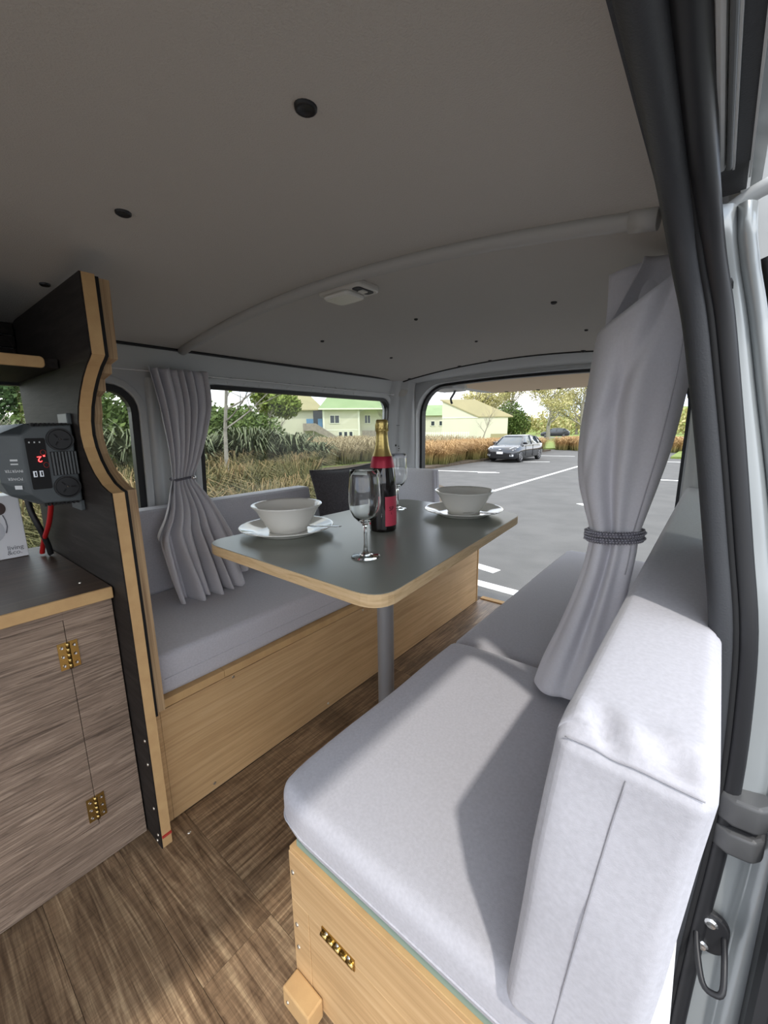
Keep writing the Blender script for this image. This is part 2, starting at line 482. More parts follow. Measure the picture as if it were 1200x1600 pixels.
M['redlabel'] = mat('red_label', (0.58, 0.055, 0.10), 0.45)
M['pane'] = pane_mat('window_glass', (0.90, 0.915, 0.895), 0.9)
M['darkpane'] = pane_mat('dimmed_glass', (0.55, 0.57, 0.56), 0.9)  # made-up darker tint that dims the light on the right back cushion
M['railcover'] = mat('rail_cover_plastic', (0.075, 0.075, 0.076), 0.4)
M['tan'] = mat('tailgate_lining', (0.78, 0.61, 0.43), 0.8)
g = bpy.data.materials.new('clear_glass'); g.use_nodes = True
gb = g.node_tree.nodes['Principled BSDF']; gb.inputs['Base Color'].default_value = (0.97, 0.98, 0.98, 1); gb.inputs['Roughness'].default_value = 0.0
gb.inputs['Transmission Weight'].default_value = 1.0; gb.inputs['IOR'].default_value = 1.45
M['glass'] = g
# ================================================================== the van's shell
XC = -0.77
def ceil_z(x, y):
    return 1.345 - 0.062 * ((x - XC) / 0.72) ** 2 - (0.014 * ((y - 1.7) / 0.3) ** 2 if y > 1.7 else 0)

# floor with its vinyl planks
fl = MB().box((-1.60, -0.95, -0.06), (0.07, 2.18, -0.004))
floor = struct('floor', fl, M['floorbase'])
def plank(x0, x1, y0, y1, m):
    g = 0.0003
    mb = MB().box((x0 + g, y0 + g, -0.004), (x1 - g, y1 - g, 0.0))
    return obj('plank', mb, m, parent=floor, bev=0.0005)
yb = 0.372
k = 0
for i in range(8):
    y1 = yb - 0.149 * i; y0 = y1 - 0.149
    cut = (-0.62, -0.20, -0.75, -0.38)[i % 4]
    plank(-1.06, cut, y0, y1, M['plankx']); plank(cut, 0.05, y0, y1, M['plankx'])
for i in range(4):
    x0 = -1.0 + 0.137 * i
    cut = (1.25, 0.86, 1.62, 1.05)[i]
    plank(x0, x0 + 0.137, yb, cut, M['planky']); plank(x0, x0 + 0.137, cut, 2.14, M['planky'])
obj('end_strip', MB().box((-1.0, 2.14, -0.004), (-0.02, 2.178, 0.006)), M['mdf'], parent=floor, bev=0.002)
for q in ((-0.935, 0.352), (-0.62, 0.80)):
    obj('screw', MB().lathe([(0.0, 0.0022), (0.004, 0.0018), (0.005, 0.0)], (q[0], q[1], 0.0), 10), M['screw'], parent=floor)

# ceiling lining and the roof skin above it
cl = MB()
cl.grid(lambda u, v: (-1.505 + 1.43 * u, -0.95 + 2.98 * v, ceil_z(-1.505 + 1.43 * u, -0.95 + 2.98 * v)), 28, 40)
cl.grid(lambda u, v: (-1.505 + 1.43 * u, -0.95 + 2.98 * v, ceil_z(-1.505 + 1.43 * u, -0.95 + 2.98 * v) + 0.01), 28, 40)
ceiling = struct('ceiling', cl, M['headliner'], recalc=False)
rf = MB().grid(lambda u, v: (-1.66 + 1.665 * u, -0.95 + 3.12 * v, 1.43 - 0.115 * (2 * u - 1) ** 4), 30, 2)
rf.grid(lambda u, v: (-1.66 + 1.665 * u, -0.95 + 3.12 * v, 1.45 - 0.115 * (2 * u - 1) ** 4), 30, 2)
struct('roof_shell', rf, M['vanpaint'], recalc=False)  # unseen outer roof, put in to block sun and sky
for x, y, r in ((-0.37, 0.338, 0.0115), (-0.785, 0.316, 0.0115), (-1.20, 0.302, 0.010), (-0.385, 1.21, 0.008), (-0.80, 1.165, 0.006), (-1.19, 1.12, 0.007), (-0.81, 1.61, 0.006), (-1.215, 1.57, 0.007), (-0.40, 1.62, 0.006)):
    z = ceil_z(x, y)
    obj('plug', MB().lathe([(0.0, -0.003), (r * 0.7, -0.003), (r * 0.8, -0.0045), (r, -0.003), (r * 1.05, 0.001)], (x, y, z), 18), M['rubber'], parent=ceiling)
for x in (-1.42, -1.1, -0.93, -0.5):
    obj('clip', MB().lathe([(0.0, -0.008), (0.009, -0.006), (0.012, 0.002)], (x, 2.005, ceil_z(x, 2.005)), 12), M['rubber'], parent=ceiling)

# side walls: painted sheet with window openings
WT = [(-0.1, -1.575), (0.7, -1.57), (1.17, -1.535), (1.32, -1.495)]
def wx(z):
    for (a, b), (c, d) in zip(WT, WT[1:]):
        if z <= c: return b + (d - b) * max(0, (z - a)) / (c - a)
    return WT[-1][1]
def fl_w(u, v, w): return (wx(v) + w, u, v)
def fr_w(u, v, w): return (-1.525 - wx(v) - w, u, v)
W_MAIN = rrect(0.80, 0.62, 1.965, 1.172, 0.07)
W_FRONT = rrect(-0.45, 0.62, 0.588, 1.150, 0.085)
W_RIGHT = rrect(1.02, 0.62, 1.95, 1.160, 0.07)
wl = holed(MB(), [(-0.95, -0.08), (2.12, -0.08), (2.12, 0.7), (2.12, 1.17), (2.12, 1.31), (-0.95, 1.31), (-0.95, 1.17), (-0.95, 0.7)], [W_MAIN, W_FRONT], fl_w, 0.0, -0.05)
wall_left = struct('wall_left', wl, M['vanpaint'])
wr = holed(MB(), [(0.655, -0.08), (2.12, -0.08), (2.12, 0.7), (2.12, 1.17), (2.12, 1.31), (0.655, 1.31), (0.655, 1.17), (0.655, 0.7)], [W_RIGHT], fr_w, 0.0, -0.05)
wall_right = struct('wall_right', wr, M['vanpaint'])
def off(y0, z0, y1, z1, r, d): return rrect(y0 - d, z0 - d, y1 + d, z1 + d, max(0.01, r + d))
for nm, (a, b, c, d, r), gw, fn in (('window_1', (0.80, 0.62, 1.965, 1.172, 0.07), 0.014, fl_w), ('window_2', (-0.45, 0.62, 0.588, 1.150, 0.085), 0.020, fl_w), ('window_3', (1.02, 0.62, 1.95, 1.160, 0.07), 0.014, fr_w)):
    pane = MB().prism(off(a, b, c, d, r, -0.004), fn, -0.030, -0.025)
    wo_ = struct(nm, pane, M['darkpane' if nm == 'window_3' else 'pane'])
    obj('gasket', MB().ring(off(a, b, c, d, r, 0.002), off(a, b, c, d, r, -gw), fn, -0.024, 0.004), M['rubber'], parent=wo_)
    obj('rim', MB().ring(off(a, b, c, d, r, 0.028), off(a, b, c, d, r, 0.003), fn, -0.002, 0.010), M['vanpaint'], parent=wo_, bev=0.005)
# pressed ribs above the long window, holes in the posts
for i in range(11):
    y = 0.93 + i * 0.072
    obj('pressed_rib', MB().obox((wx(1.19) + 0.004, y, 1.192), (0.012, 0.034, 0.016), (0.5, 0.0, 0.0)), M['vanpaint'], parent=wall_left, bev=0.004)
def hole(parent, c, r, axis='x'):
    mb = MB()
    a = [(c[0] + (0.0025 if axis == 'x' else 0), c[1] - (0.0025 if axis == 'y' else 0), c[2])]
    pr = [(0.0, 0.0), (r * 0.75, 0.0), (r, -0.003)]
    vs = []; fs = []
    for q, h in pr:
        for kk in range(12):
            t = 2 * PI * kk / 12
            if axis == 'x': vs.append((a[0][0] + h, a[0][1] + q * math.cos(t), a[0][2] + q * math.sin(t)))
            else: vs.append((a[0][0] + q * math.cos(t), a[0][1] - h, a[0][2] + q * math.sin(t)))
    for i in range(2):
        for kk in range(12): fs.append((i * 12 + kk, i * 12 + (kk + 1) % 12, (i + 1) * 12 + (kk + 1) % 12, (i + 1) * 12 + kk))
    mb.add(vs, fs)
    return obj('hole', mb, M['black'], parent=parent, recalc=False)
hole(wall_left, (wx(0.87), 0.665, 0.873), 0.0075); hole(wall_left, (wx(0.84), 0.663, 0.838), 0.0045)
# raised post between the two windows
pm = MB()
pp = [(0.618, 0.0), (0.626, 0.012), (0.645, 0.014), (0.652, 0.008), (0.70, 0.008), (0.712, 0.014), (0.755, 0.014), (0.768, 0.0)]
pm.grid(lambda u, v: (wx(0.66 + 0.52 * v) + lerp_tab(pp, 0.618 + 0.15 * u), 0.618 + 0.15 * u, 0.66 + 0.52 * v), 30, 6)
obj('post_cover', pm, M['vanpaint'], parent=wall_left, recalc=False)
# cove strip between lining and windows, with a black joint line
cv = MB().tube([(-1.502, -0.9 + 0.29 * i, ceil_z(-1.502, 0) - 0.004) for i in range(11)], 0.005, 6)
obj('joint_line', cv, M['rubber'], parent=wall_left)

# rear frame round the open tailgate
def rear_loop(d):
    pts = rrect(-1.44 - d, -0.02 - d, -0.10 + d, 1.243 + d, [0.02, 0.02, 0.17 + d, 0.17 + d], 8)
    out = []
    for u, v in pts: out.append((u, v + (0.022 * (1 - ((u - XC) / 0.67) ** 2) if v > 1.0 else 0)))
    # extra points along the top edge for the arch
    res = []
    for i, p in enumerate(out):
        res.append(p); q = out[(i + 1) % len(out)]
        if p[1] > 1.2 and q[1] > 1.2 and abs(p[0] - q[0]) > 0.3:
            for kk in range(1, 10):
                u = p[0] + (q[0] - p[0]) * kk / 10
                res.append((u, 1.243 + d + 0.022 * (1 - ((u - XC) / 0.67) ** 2)))
    return res
def fn_r(u, v, w): return (u, 2.10 + w, v)
rl = rear_loop(0.0)
rw = holed(MB(), [(-1.62, -0.28), (0.08, -0.28), (0.08, 1.30), (-0.04, 1.385), (-1.50, 1.385), (-1.62, 1.30)], [rl], fn_r, 0.0, 0.07)
wall_rear = struct('wall_rear', rw, M['vanpaint'])
obj('gasket', MB().ring(rear_loop(0.004), rear_loop(-0.014), fn_r, 0.045, 0.085), M['rubber'], parent=wall_rear)
# sloped head panel from the ceiling lining down to the opening
hp = MB().grid(lambda u, v: (-1.50 + 1.46 * u, 2.01 + 0.095 * v, (ceil_z(-1.50 + 1.46 * u, 2.0) - 0.003) * (1 - v) + (1.262 + 0.02 * (1 - ((-1.5 + 1.46 * u - XC) / 0.73) ** 2)) * v - 0.008 * math.sin(PI * v)), 30, 8)
obj('head_panel', hp, M['vanpaint'], parent=wall_rear, recalc=False)
obj('joint_line', MB().tube([(-1.50 + 1.46 * i / 24, 2.012, ceil_z(-1.50 + 1.46 * i / 24, 2.0) - 0.003) for i in range(25)], 0.004, 6), M['rubber'], parent=wall_rear)
# corner posts with their pressed folds
prof = [(-1.560, 1.945), (-1.548, 1.962), (-1.532, 1.972), (-1.522, 1.985), (-1.520, 2.000), (-1.512, 2.012), (-1.490, 2.018), (-1.478, 2.030), (-1.474, 2.052), (-1.462, 2.060), (-1.452, 2.070), (-1.446, 2.100)]
for sgn, nm in ((1, 'trim_2'), (-1, 'trim_3')):
    vs = []; fs = []
    zs = [0.30 + 0.99 * i / 12 for i in range(13)]
    for z in zs:
        for x, y in prof:
            X = x + (wx(z) + 1.557) * 0.9 * (1 if y < 2.06 else (2.10 - y) / 0.04)
            if sgn < 0: X = 2 * XC - X
            vs.append((X, y, z))
    n = len(prof)
    for i in range(12):
        for j in range(n - 1): fs.append((i * n + j, i * n + j + 1, (i + 1) * n + j + 1, (i + 1) * n + j))
    po = struct(nm, MB().add(vs, fs, True), M['vanpaint'], recalc=False)
    if sgn > 0:
        for (x, y, z, r) in ((-1.517, 2.0, 0.902, 0.0065), (-1.505, 2.014, 0.897, 0.003), (-1.503, 2.014, 0.883, 0.0035), (-1.505, 2.014, 0.87, 0.0025)): hole(po, (x, y - 0.003, z), r, 'y')
        ov = MB()
        ov.grid(lambda u, v: (-1.478 + (0.024 * math.cos(2 * PI * u) - 0.020 * math.sin(2 * PI * u)) * v, 2.012 + 0.03 * (0.5 * math.cos(2 * PI * u) * v) - 0.006 * (1 - v * v), 1.215 + (0.026 * math.sin(2 * PI * u) + 0.016 * math.cos(2 * PI * u)) * v), 24, 4, cu=True)
        obj('oval_cover', ov, M['plastic'], parent=po, recalc=False)
        obj('joint_line', MB().tube([(-1.522, 1.983, 1.02), (-1.50, 2.012, 1.02), (-1.47, 2.05, 1.02)], 0.0012, 5), M['rubber'], parent=po)

# raised tailgate: pressed frame, lining, latch and stay
def fn_t(u, v, w): return (u, v, 1.274 - 0.014 * (v - 2.2) + w)
tg_o = rrect(-1.47, 2.19, -0.07, 3.10, [0.03, 0.03, 0.14, 0.14], 6)
tg = MB().prism(tg_o, fn_t, 0.0, 0.05)
door_1 = struct('door_1', tg, M['vanpaint'], bev=0.012)
obj('lining', MB().prism(rrect(-1.33, 2.26, -0.21, 2.98, 0.06), fn_t, -0.012, 0.001), M['tan'], parent=door_1, bev=0.006)
for x, y in ((-1.22, 2.92), (-1.0, 2.93), (-0.86, 2.92), (-0.68, 2.93), (-0.5, 2.92), (-0.35, 2.93)):
    obj('clip', MB().lathe([(0.0, -0.006), (0.012, -0.004), (0.014, 0.0)], (x, y, fn_t(0, y, -0.012)[2]), 12), M['rubber'], parent=door_1)
obj('latch', MB().box((-0.80, 3.01, 1.262), (-0.62, 3.06, 1.302)), M['rubber'], parent=door_1, bev=0.008)
obj('corner_bracket', MB().prism([(-1.44, 2.20), (-1.25, 2.20), (-1.22, 2.30), (-1.27, 2.42), (-1.44, 2.42)], fn_t, -0.045, 0.0), M['vanpaint'], parent=door_1, bev=0.012)
obj('wire_loop', MB().tube([(-1.29, 2.32, 1.25), (-1.31, 2.33, 1.215), (-1.335, 2.33, 1.18), (-1.33, 2.33, 1.16), (-1.325, 2.33, 1.15)], 0.007, 8), M['greyplastic'], parent=door_1)

# ------------------------------------------------------------------ side door opening
SEAL = [(-0.052, -0.90, 1.240), (-0.052, -0.30, 1.240), (-0.052, 0.15, 1.240), (-0.052, 0.36, 1.238), (-0.050, 0.48, 1.226), (-0.044, 0.545, 1.198), (-0.036, 0.576, 1.163), (-0.024, 0.598, 1.116), (-0.009, 0.613, 1.04), (0.006, 0.620, 0.96), (0.024, 0.620, 0.858), (0.040, 0.612, 0.763), (0.047, 0.607, 0.668), (0.050, 0.604, 0.565), (0.047, 0.600, 0.447), (0.041, 0.594, 0.328), (0.036, 0.589, 0.131), (0.034, 0.585, -0.10)]
def smooth_path(P, n=4):
    P = [Vector(p) for p in P]; out = []
    for i in range(len(P) - 1):
        p0, p1, p2, p3 = P[max(i - 1, 0)], P[i], P[i + 1], P[min(i + 2, len(P) - 1)]
        for kk in range(n):
            t = kk / n
            out.append(0.5 * ((2 * p1) + (p2 - p0) * t + (2 * p0 - 5 * p1 + 4 * p2 - p3) * t * t + (3 * p1 - p0 - 3 * p2 + p3) * t ** 3))
    out.append(P[-1]); return out
def shift(P, dx, dy=0, dz=0): return [(p[0] + dx, p[1] + dy, p[2] + dz) for p in P]
sp = smooth_path(SEAL)
inner = struct('trim_4', MB().tube(shift(sp, -0.0105), 0.0140, 12), M['vandark'])
obj('rubber_lip', MB().tube(shift(sp, 0.0115, 0.003), 0.0112, 12), M['rubber'], parent=inner)
obj('groove', MB().tube(shift(sp, 0.0012, -0.007), 0.0038, 8), M['black'], parent=inner)
hd = struct('trim_5', MB().box((-0.0305, -0.90, 1.232), (-0.0240, 0.545, 1.262)), M['vanpaint'], bev=0.003)
obj('rail', MB().box((-0.0232, -0.90, 1.230), (-0.0188, 0.54, 1.262)), M['greyplastic'], parent=hd, bev=0.0015)
obj('rail_lip', MB().box((-0.0187, -0.90, 1.232), (-0.0172, 0.545, 1.262)), M['vanpaint'], parent=hd)
obj('channel', MB().box((-0.0171, -0.90, 1.238), (-0.0068, 0.55, 1.270)), M['vandark'], parent=hd)
obj('gutter_lip', MB().box((-0.0067, -0.90, 1.236), (-0.0050, 0.58, 1.275)), M['vanpaint'], parent=hd)
obj('gutter', MB().box((-0.0049, -0.90, 1.242), (0.0040, 0.62, 1.300)), M['vansilver'], parent=hd)
obj('header_core', MB().box((-0.085, -0.90, 1.256), (-0.008, 0.66, 1.335)), M['vandark'], parent=hd)
SX = sorted([(p[2], p[0]) for p in SEAL[5:]]); SY = sorted([(p[2], p[1]) for p in SEAL[5:]])
JW = [(-0.1, 0.070), (0.60, 0.058), (0.76, 0.048), (0.92, 0.043), (1.04, 0.036), (1.20, 0.030)]
def jamb(u, v):
    z = -0.1 + 1.31 * v
    W = lerp_tab(JW, z)
    y = lerp_tab(SY, z) + 0.010 + 0.016 * u + 0.009 * math.exp(-((u - 0.52) / 0.10) ** 2) - 0.004 * math.exp(-((u - 0.80) / 0.12) ** 2)
    y += 0.012 * math.exp(-((z - 0.62) / 0.06) ** 2) * u
    return (lerp_tab(SX, z) + 0.016 + W * u, y, z)
jb = struct('trim_6', MB().grid(jamb, 26, 50), M['vansilver'], recalc=False, solid=0.004)
for za, zb in ((0.517, 0.554), (0.475, 0.508)):
    lp = [(0.046, 0.618), (0.052, 0.594), (0.067, 0.586), (0.091, 0.588), (0.101, 0.599), (0.104, 0.624)]
    obj('rail_cover', MB().prism(lp, lambda u, v, w: (u, v, w), za, zb, True), M['railcover'], parent=jb, bev=0.005)
obj('rail_gap', MB().prism([(0.050, 0.620), (0.057, 0.600), (0.091, 0.598), (0.101, 0.620)], lambda u, v, w: (u, v, w), 0.508, 0.517), M['black'], parent=jb)
# striker
st = thing('door_striker', (0.066, 0.600, 0.316), 'black door striker with two bolts and a wire loop on the silver door jamb', 'striker')
pl = rrect(0.043, 0.309, 0.086, 0.372, 0.020)
obj('plate', MB().prism(pl, lambda u, v, w: (u, 0.602 - w, v), 0.0, 0.010), M['rubber'], parent=st, bev=0.003)
for x, z in ((0.0655, 0.360), (0.060, 0.319)):
    mb = MB(); mb.add(*(lambda L_: L_)(([(x + r * math.cos(2 * PI * kk / 14), 0.592 - h, z + r * math.sin(2 * PI * kk / 14)) for r, h in ((0.0076, -0.002), (0.0076, 0.003), (0.005, 0.005), (0.0, 0.0045)) for kk in range(14)], [(i * 14 + kk, i * 14 + (kk + 1) % 14, (i + 1) * 14 + (kk + 1) % 14, (i + 1) * 14 + kk) for i in range(3) for kk in range(14)])))
    obj('bolt', mb, M['steel'], parent=st)
obj('wire_loop', MB().tube(smooth_path([(0.052, 0.596, 0.341), (0.055, 0.573, 0.3285), (0.063, 0.548, 0.3127), (0.074, 0.5435, 0.312), (0.082, 0.5475, 0.3175), (0.082, 0.570, 0.335), (0.0806, 0.596, 0.346)]), 0.0036, 8), M['rubber'], parent=st)
# upper arm of the sliding door
obj_arm = MB()
arm_p = smooth_path([(-0.034, 0.588, 1.205), (-0.018, 0.586, 1.213), (0.000, 0.583, 1.222), (0.020, 0.580, 1.226), (0.047, 0.577, 1.224), (0.080, 0.575, 1.215)])
arm = struct('trim_7', MB().tube(arm_p, 0.009, 10, sy=0.8), M['vanpaint'])
obj('bracket', MB().box((-0.024, 0.591, 1.162), (-0.012, 0.610, 1.206)), M['rubber'], parent=arm, bev=0.004)
obj('roller', MB().lathe([(0.0, -0.009), (0.007, -0.009), (0.007, 0.009), (0.0, 0.009)], (-0.013, 0.600, 1.15), 14), M['rubber'], parent=arm)
# sliding door standing open along the outside
DXT = [(-0.3, 0.134), (0.526, 0.126), (0.763, 0.107), (0.921, 0.077), (1.047, 0.049), (1.198, 0.013)]
def fn_d(u, v, w): return (lerp_tab(DXT, v) + 0.012 + w, u, v)
zs_ = [-0.3, 0.526, 0.763, 0.921, 1.047, 1.17]
dl = [(0.675, z) for z in zs_] + [(1.95, z) for z in zs_[::-1]]
dmb = holed(MB(), dl, [rrect(0.98, 0.66, 1.90, 1.10, 0.06)], fn_d, 0.0, 0.045)
door_2 = struct('door_2', dmb, M['vansilver'])
obj('pane', MB().prism(rrect(0.97, 0.65, 1.91, 1.11, 0.06), fn_d, 0.02, 0.025), M['pane'], parent=door_2)
obj('edge_seal', MB().tube(smooth_path([(lerp_tab(DXT, z) + 0.002, 0.655, z) for z in (0.53, 0.64, 0.763, 0.84, 0.92, 1.0, 1.07, 1.13, 1.18)]), 0.008, 8), M['rubber'], parent=door_2)
obj('lower_edge', MB().box((0.112, 0.57, -0.30), (0.17, 0.68, 0.542)), M['rubber'], parent=door_2, bev=0.015)
obj('sill', MB().box((0.0, 0.20, -0.30), (0.07, 0.80, -0.065)), M['vandark'], parent=jb, bev=0.01)

# rail across the ceiling with its end sleeves
XA, XB = -1.50, -0.10
rp = [(XA + (XB - XA) * i / 40, 0.742, ceil_z(XA + (XB - XA) * i / 40, 0.742) - 0.006) for i in range(41)]
rail = tag(obj('ceiling_rail', MB().tube(rp, 0.0165, 12, up=(0, 0, 1), sy=0.8), M['plastic']), 'pale curved rail running across the van ceiling', 'ceiling rail')
rail.data.materials[0] = mat('rail_paint', (0.42, 0.41, 0.39), 0.55)
sl = [p for p in rp if p[0] > -0.165]
obj('end_sleeve', MB().tube(sl, 0.0205, 12, up=(0, 0, 1), sy=0.8), rail.data.materials[0], parent=rail)
# dome light
dc = (-0.765, 0.815, ceil_z(-0.765, 0.815))
dl_ = thing('dome_light', (dc[0], dc[1], dc[2]), 'small rectangular dome light beside the curved ceiling rail', 'ceiling light')
fnl = lambda u, v, w: (dc[0] + u, dc[1] + v, dc[2] + w)
obj('base', MB().prism(rrect(-0.072, -0.046, 0.072, 0.046, 0.022), fnl, -0.014, 0.001), M['plastic'], parent=dl_, bev=0.005)
obj('lens', MB().prism(rrect(-0.060, -0.036, 0.030, 0.036, 0.014), fnl, -0.024, -0.013), M['lens'], parent=dl_, bev=0.008)
obj('switch_well', MB().prism(rrect(0.036, -0.030, 0.062, 0.030, 0.009), fnl, -0.0155, -0.013), M['vandark'], parent=dl_)
obj('switch', MB().prism(rrect(0.040, -0.010, 0.058, 0.010, 0.003), fnl, -0.019, -0.015), M['plastic'], parent=dl_, bev=0.002)
# curtain wire along the left wall
cw = obj('curtain_wire', MB().tube([(-1.497, -0.2, 1.192), (-1.492, 0.60, 1.197), (-1.492, 1.2, 1.196), (-1.497, 1.955, 1.194)], 0.0022, 6), M['white'])
tag(cw, 'thin white curtain wire strung above the left windows', 'curtain wire')
for y in (0.48, 1.955):
    obj('hook', MB().obox((-1.505, y, 1.196), (0.02, 0.006, 0.012), (0, 0, 0)), M['white'], parent=cw, bev=0.002)
# ================================================================== fittings and furniture
def screw(parent, c, axis, r=0.0045, m=None):
    ax = Vector(axis).normalized()
    a = Vector((0, 0, 1)) if abs(ax.z) < 0.9 else Vector((1, 0, 0))
    a = (a - ax * a.dot(ax)).normalized(); b = ax.cross(a)
    vs = []
    for q, h in ((r, 0.0), (r * 0.8, 0.0016), (r * 0.25, 0.0012), (0.0, 0.0006)):
        for kk in range(10):
            t = 2 * PI * kk / 10
            vs.append(Vector(c) + ax * h + (a * math.cos(t) + b * math.sin(t)) * q)
    fs = [(i * 10 + kk, i * 10 + (kk + 1) % 10, (i + 1) * 10 + (kk + 1) % 10, (i + 1) * 10 + kk) for i in range(3) for kk in range(10)]
    return obj('screw', MB().add(vs, fs), m or M['screw'], parent=parent, recalc=False)

def hinge(parent, c, along, across, normal, L, Wd, sub=True):
    """butt hinge: two leaves, a knuckle and six screws"""
    al, ac, n = Vector(along), Vector(across), Vector(normal); c = Vector(c)
    Rm = Matrix((ac, al, n)).transposed()
    mb = MB()
    for s in (-1, 1): mb.obox(c + ac * s * (Wd * 0.27) + n * 0.001, (Wd * 0.44, L, 0.002), Rm)
    h = obj('hinge', mb, M['brass'], parent=parent)
    kn = MB()
    for i in range(5):
        a = -L / 2 + L * (i + 0.04) / 5; b = -L / 2 + L * (i + 0.96) / 5
        kn.tube([c + al * a + n * 0.003, c + al * b + n * 0.003], 0.0038, 10)
    obj('knuckle', kn, M['brass'], parent=h)
    for s in (-1, 1):
        for q in (-0.34, 0.0, 0.34): screw(h, c + ac * s * Wd * 0.30 + al * q * L + n * 0.002, n, 0.0035, M['steel'])
    return h

# ---- kitchen cabinet
cab = thing('kitchen_cabinet', (-1.28, -0.3, 0.0), 'low grey-brown oak kitchen cabinet with brass-hinged door beside the aisle', 'cabinet')
obj('body', MB().box((-1.55, -0.90, 0.002), (-1.040, 0.286, 0.639)), M['darklam'], parent=cab)
xf0, xf1 = -1.0395, -1.022
obj('front_panel', MB().box((xf0, 0.1955, 0.002), (xf1, 0.2865, 0.6395)), M['cabinet'], parent=cab, bev=0.0006)
obj('front_panel', MB().box((xf0, -0.90, 0.6165), (xf1, 0.1955, 0.6395)), M['cabinet'], parent=cab)
obj('front_panel', MB().box((xf0, -0.90, 0.002), (xf1, 0.1955, 0.1055)), M['cabinet'], parent=cab)
cd = obj('door', MB().box((xf0, -0.34, 0.1067), (xf1, 0.1945, 0.6155)), M['cabinet'], parent=cab, bev=0.0006)
obj('front_panel', MB().box((xf0, -0.90, 0.1055), (xf1, -0.3412, 0.6165)), M['cabinet'], parent=cab)
for z in (0.538, 0.152): hinge(cab, (xf1, 0.195, z), (0, 0, 1), (0, 1, 0), (1, 0, 0), 0.060, 0.036)
# ---- worktop
wt = thing('worktop', (-1.28, -0.3, 0.641), 'dark brown wood worktop with a raw front edge above the grey-brown cabinet', 'worktop')
obj('top', MB().box((-1.556, -0.90, 0.641), (-1.012, 0.2865, 0.666)), M['counter'], parent=wt)
obj('front_edge', MB().box((-1.012, -0.90, 0.6405), (-1.004, 0.2865, 0.6665)), M['mdf'], parent=wt, bev=0.002)
screw(wt, (-1.09, 0.25, 0.666), (0, 0, 1), 0.003)
# ---- partition with the scalloped edge
P = [(-0.938, 1.288), (-0.940, 1.146), (-0.950, 1.140), (-0.975, 1.128), (-1.005, 1.108), (-1.035, 1.083), (-1.060, 1.054), (-1.076, 1.024), (-1.080, 0.995), (-1.072, 0.968), (-1.053, 0.940), (-1.025, 0.914), (-0.990, 0.893), (-0.955, 0.882), (-0.938, 0.879), (-0.936, 0.60), (-0.938, 0.30), (-0.942, 0.002)]
def back(p, zb): return p + [(-1.545, zb), (-1.545, 0.70), (-1.530, 1.17), (-1.500, 1.288)]
pt = thing('partition', (-1.24, 0.31, 0.0), 'tall black partition with a scalloped edge between cabinet and left bench', 'partition')
fp = lambda u, v, w: (u, w, v)
obj('core_board', MB().prism(back(P, 0.002), fp, 0.2925, 0.314), M['mdf'], parent=pt)
obj('laminate_face', MB().prism([(u - 0.0006, v) for u, v in back(P, 0.002)], fp, 0.2895, 0.2924), M['darklam'], parent=pt)
P2 = [(u - 0.010, v) for u, v in P[:-2]] + [(-0.95, 0.346)]
obj('black_gap_layer', MB().prism(back(P2, 0.346), fp, 0.3141, 0.3235), M['black'], parent=pt)  # solid black layer stands in for the dark gap between the boards
# plywood board: the curve is jigsawn in short steps
P3 = [(-0.955, 1.288), (-0.962, 1.144), (-1.000, 1.138), (-1.004, 1.120), (-1.048, 1.112), (-1.052, 1.088), (-1.086, 1.078), (-1.092, 1.040), (-1.106, 1.018), (-1.106, 0.985), (-1.092, 0.952), (-1.062, 0.922), (-1.022, 0.898), (-0.982, 0.883), (-0.958, 0.880), (-0.958, 0.348)]
obj('plywood_board', MB().prism(back(P3, 0.348), fp, 0.3236, 0.3435), M['ply'], parent=pt)
for x, z in ((-0.952, 0.30), (-0.955, 0.235), (-0.958, 0.11), (-0.955, 0.035), (-0.965, 0.012)): screw(pt, (x, 0.2895, z), (0, -1, 0), 0.004)
obj('red_mark', MB().box((-0.9425, 0.2926, 0.032), (-0.9375, 0.3139, 0.037)), M['redmark'], parent=pt)
# ---- overhead shelf and slatted lining
sh = thing('overhead_shelf', (-1.34, -0.3, 1.136), 'dark overhead shelf with a raw wooden front edge above the power inverter', 'shelf')
obj('board', MB().box((-1.525, -0.90, 1.137), (-1.135, 0.286, 1.156)), M['darklam'], parent=sh)
obj('front_edge', MB().prism(rrect(-0.90, 1.135, 0.262, 1.158, [0.003, 0.008, 0.008, 0.003]), lambda u, v, w: (w, u, v), -1.135, -1.127), M['mdf'], parent=sh, bev=0.002)
for i in range(4):
    z0 = 1.160 + i * 0.031
    obj('slat', MB().box((-1.492 + 0.004 * i, -0.90, z0), (-1.480 + 0.004 * i, 0.286, z0 + 0.0285)), M['darklam'], parent=sh, bev=0.002)
# ---- power inverter
iv = thing('power_inverter', (-1.26, 0.24, 0.845), 'grey power inverter with two round sockets hung on the black partition', 'inverter')
sec = [(0.288, 0.845), (0.288, 1.022), (0.212, 1.020), (0.166, 0.998), (0.158, 0.96), (0.158, 0.900), (0.168, 0.872), (0.212, 0.848)]
endc = [(0.284, 0.850), (0.284, 1.017), (0.216, 1.014), (0.197, 0.996), (0.194, 0.96), (0.194, 0.900), (0.197, 0.874), (0.216, 0.853)]
mb = MB(); n = len(sec)
mb.add([(-1.425, y, z) for y, z in sec] + [(-1.140, y, z) for y, z in sec] + [(-1.104, y, z) for y, z in endc],
       [tuple(range(n)), tuple(range(2 * n, 3 * n))[::-1]] + [(a * n + i, a * n + (i + 1) % n, (a + 1) * n + (i + 1) % n, (a + 1) * n + i) for a in (0, 1) for i in range(n)])
obj('casing', mb, M['invplastic'], parent=iv, bev=0.003)
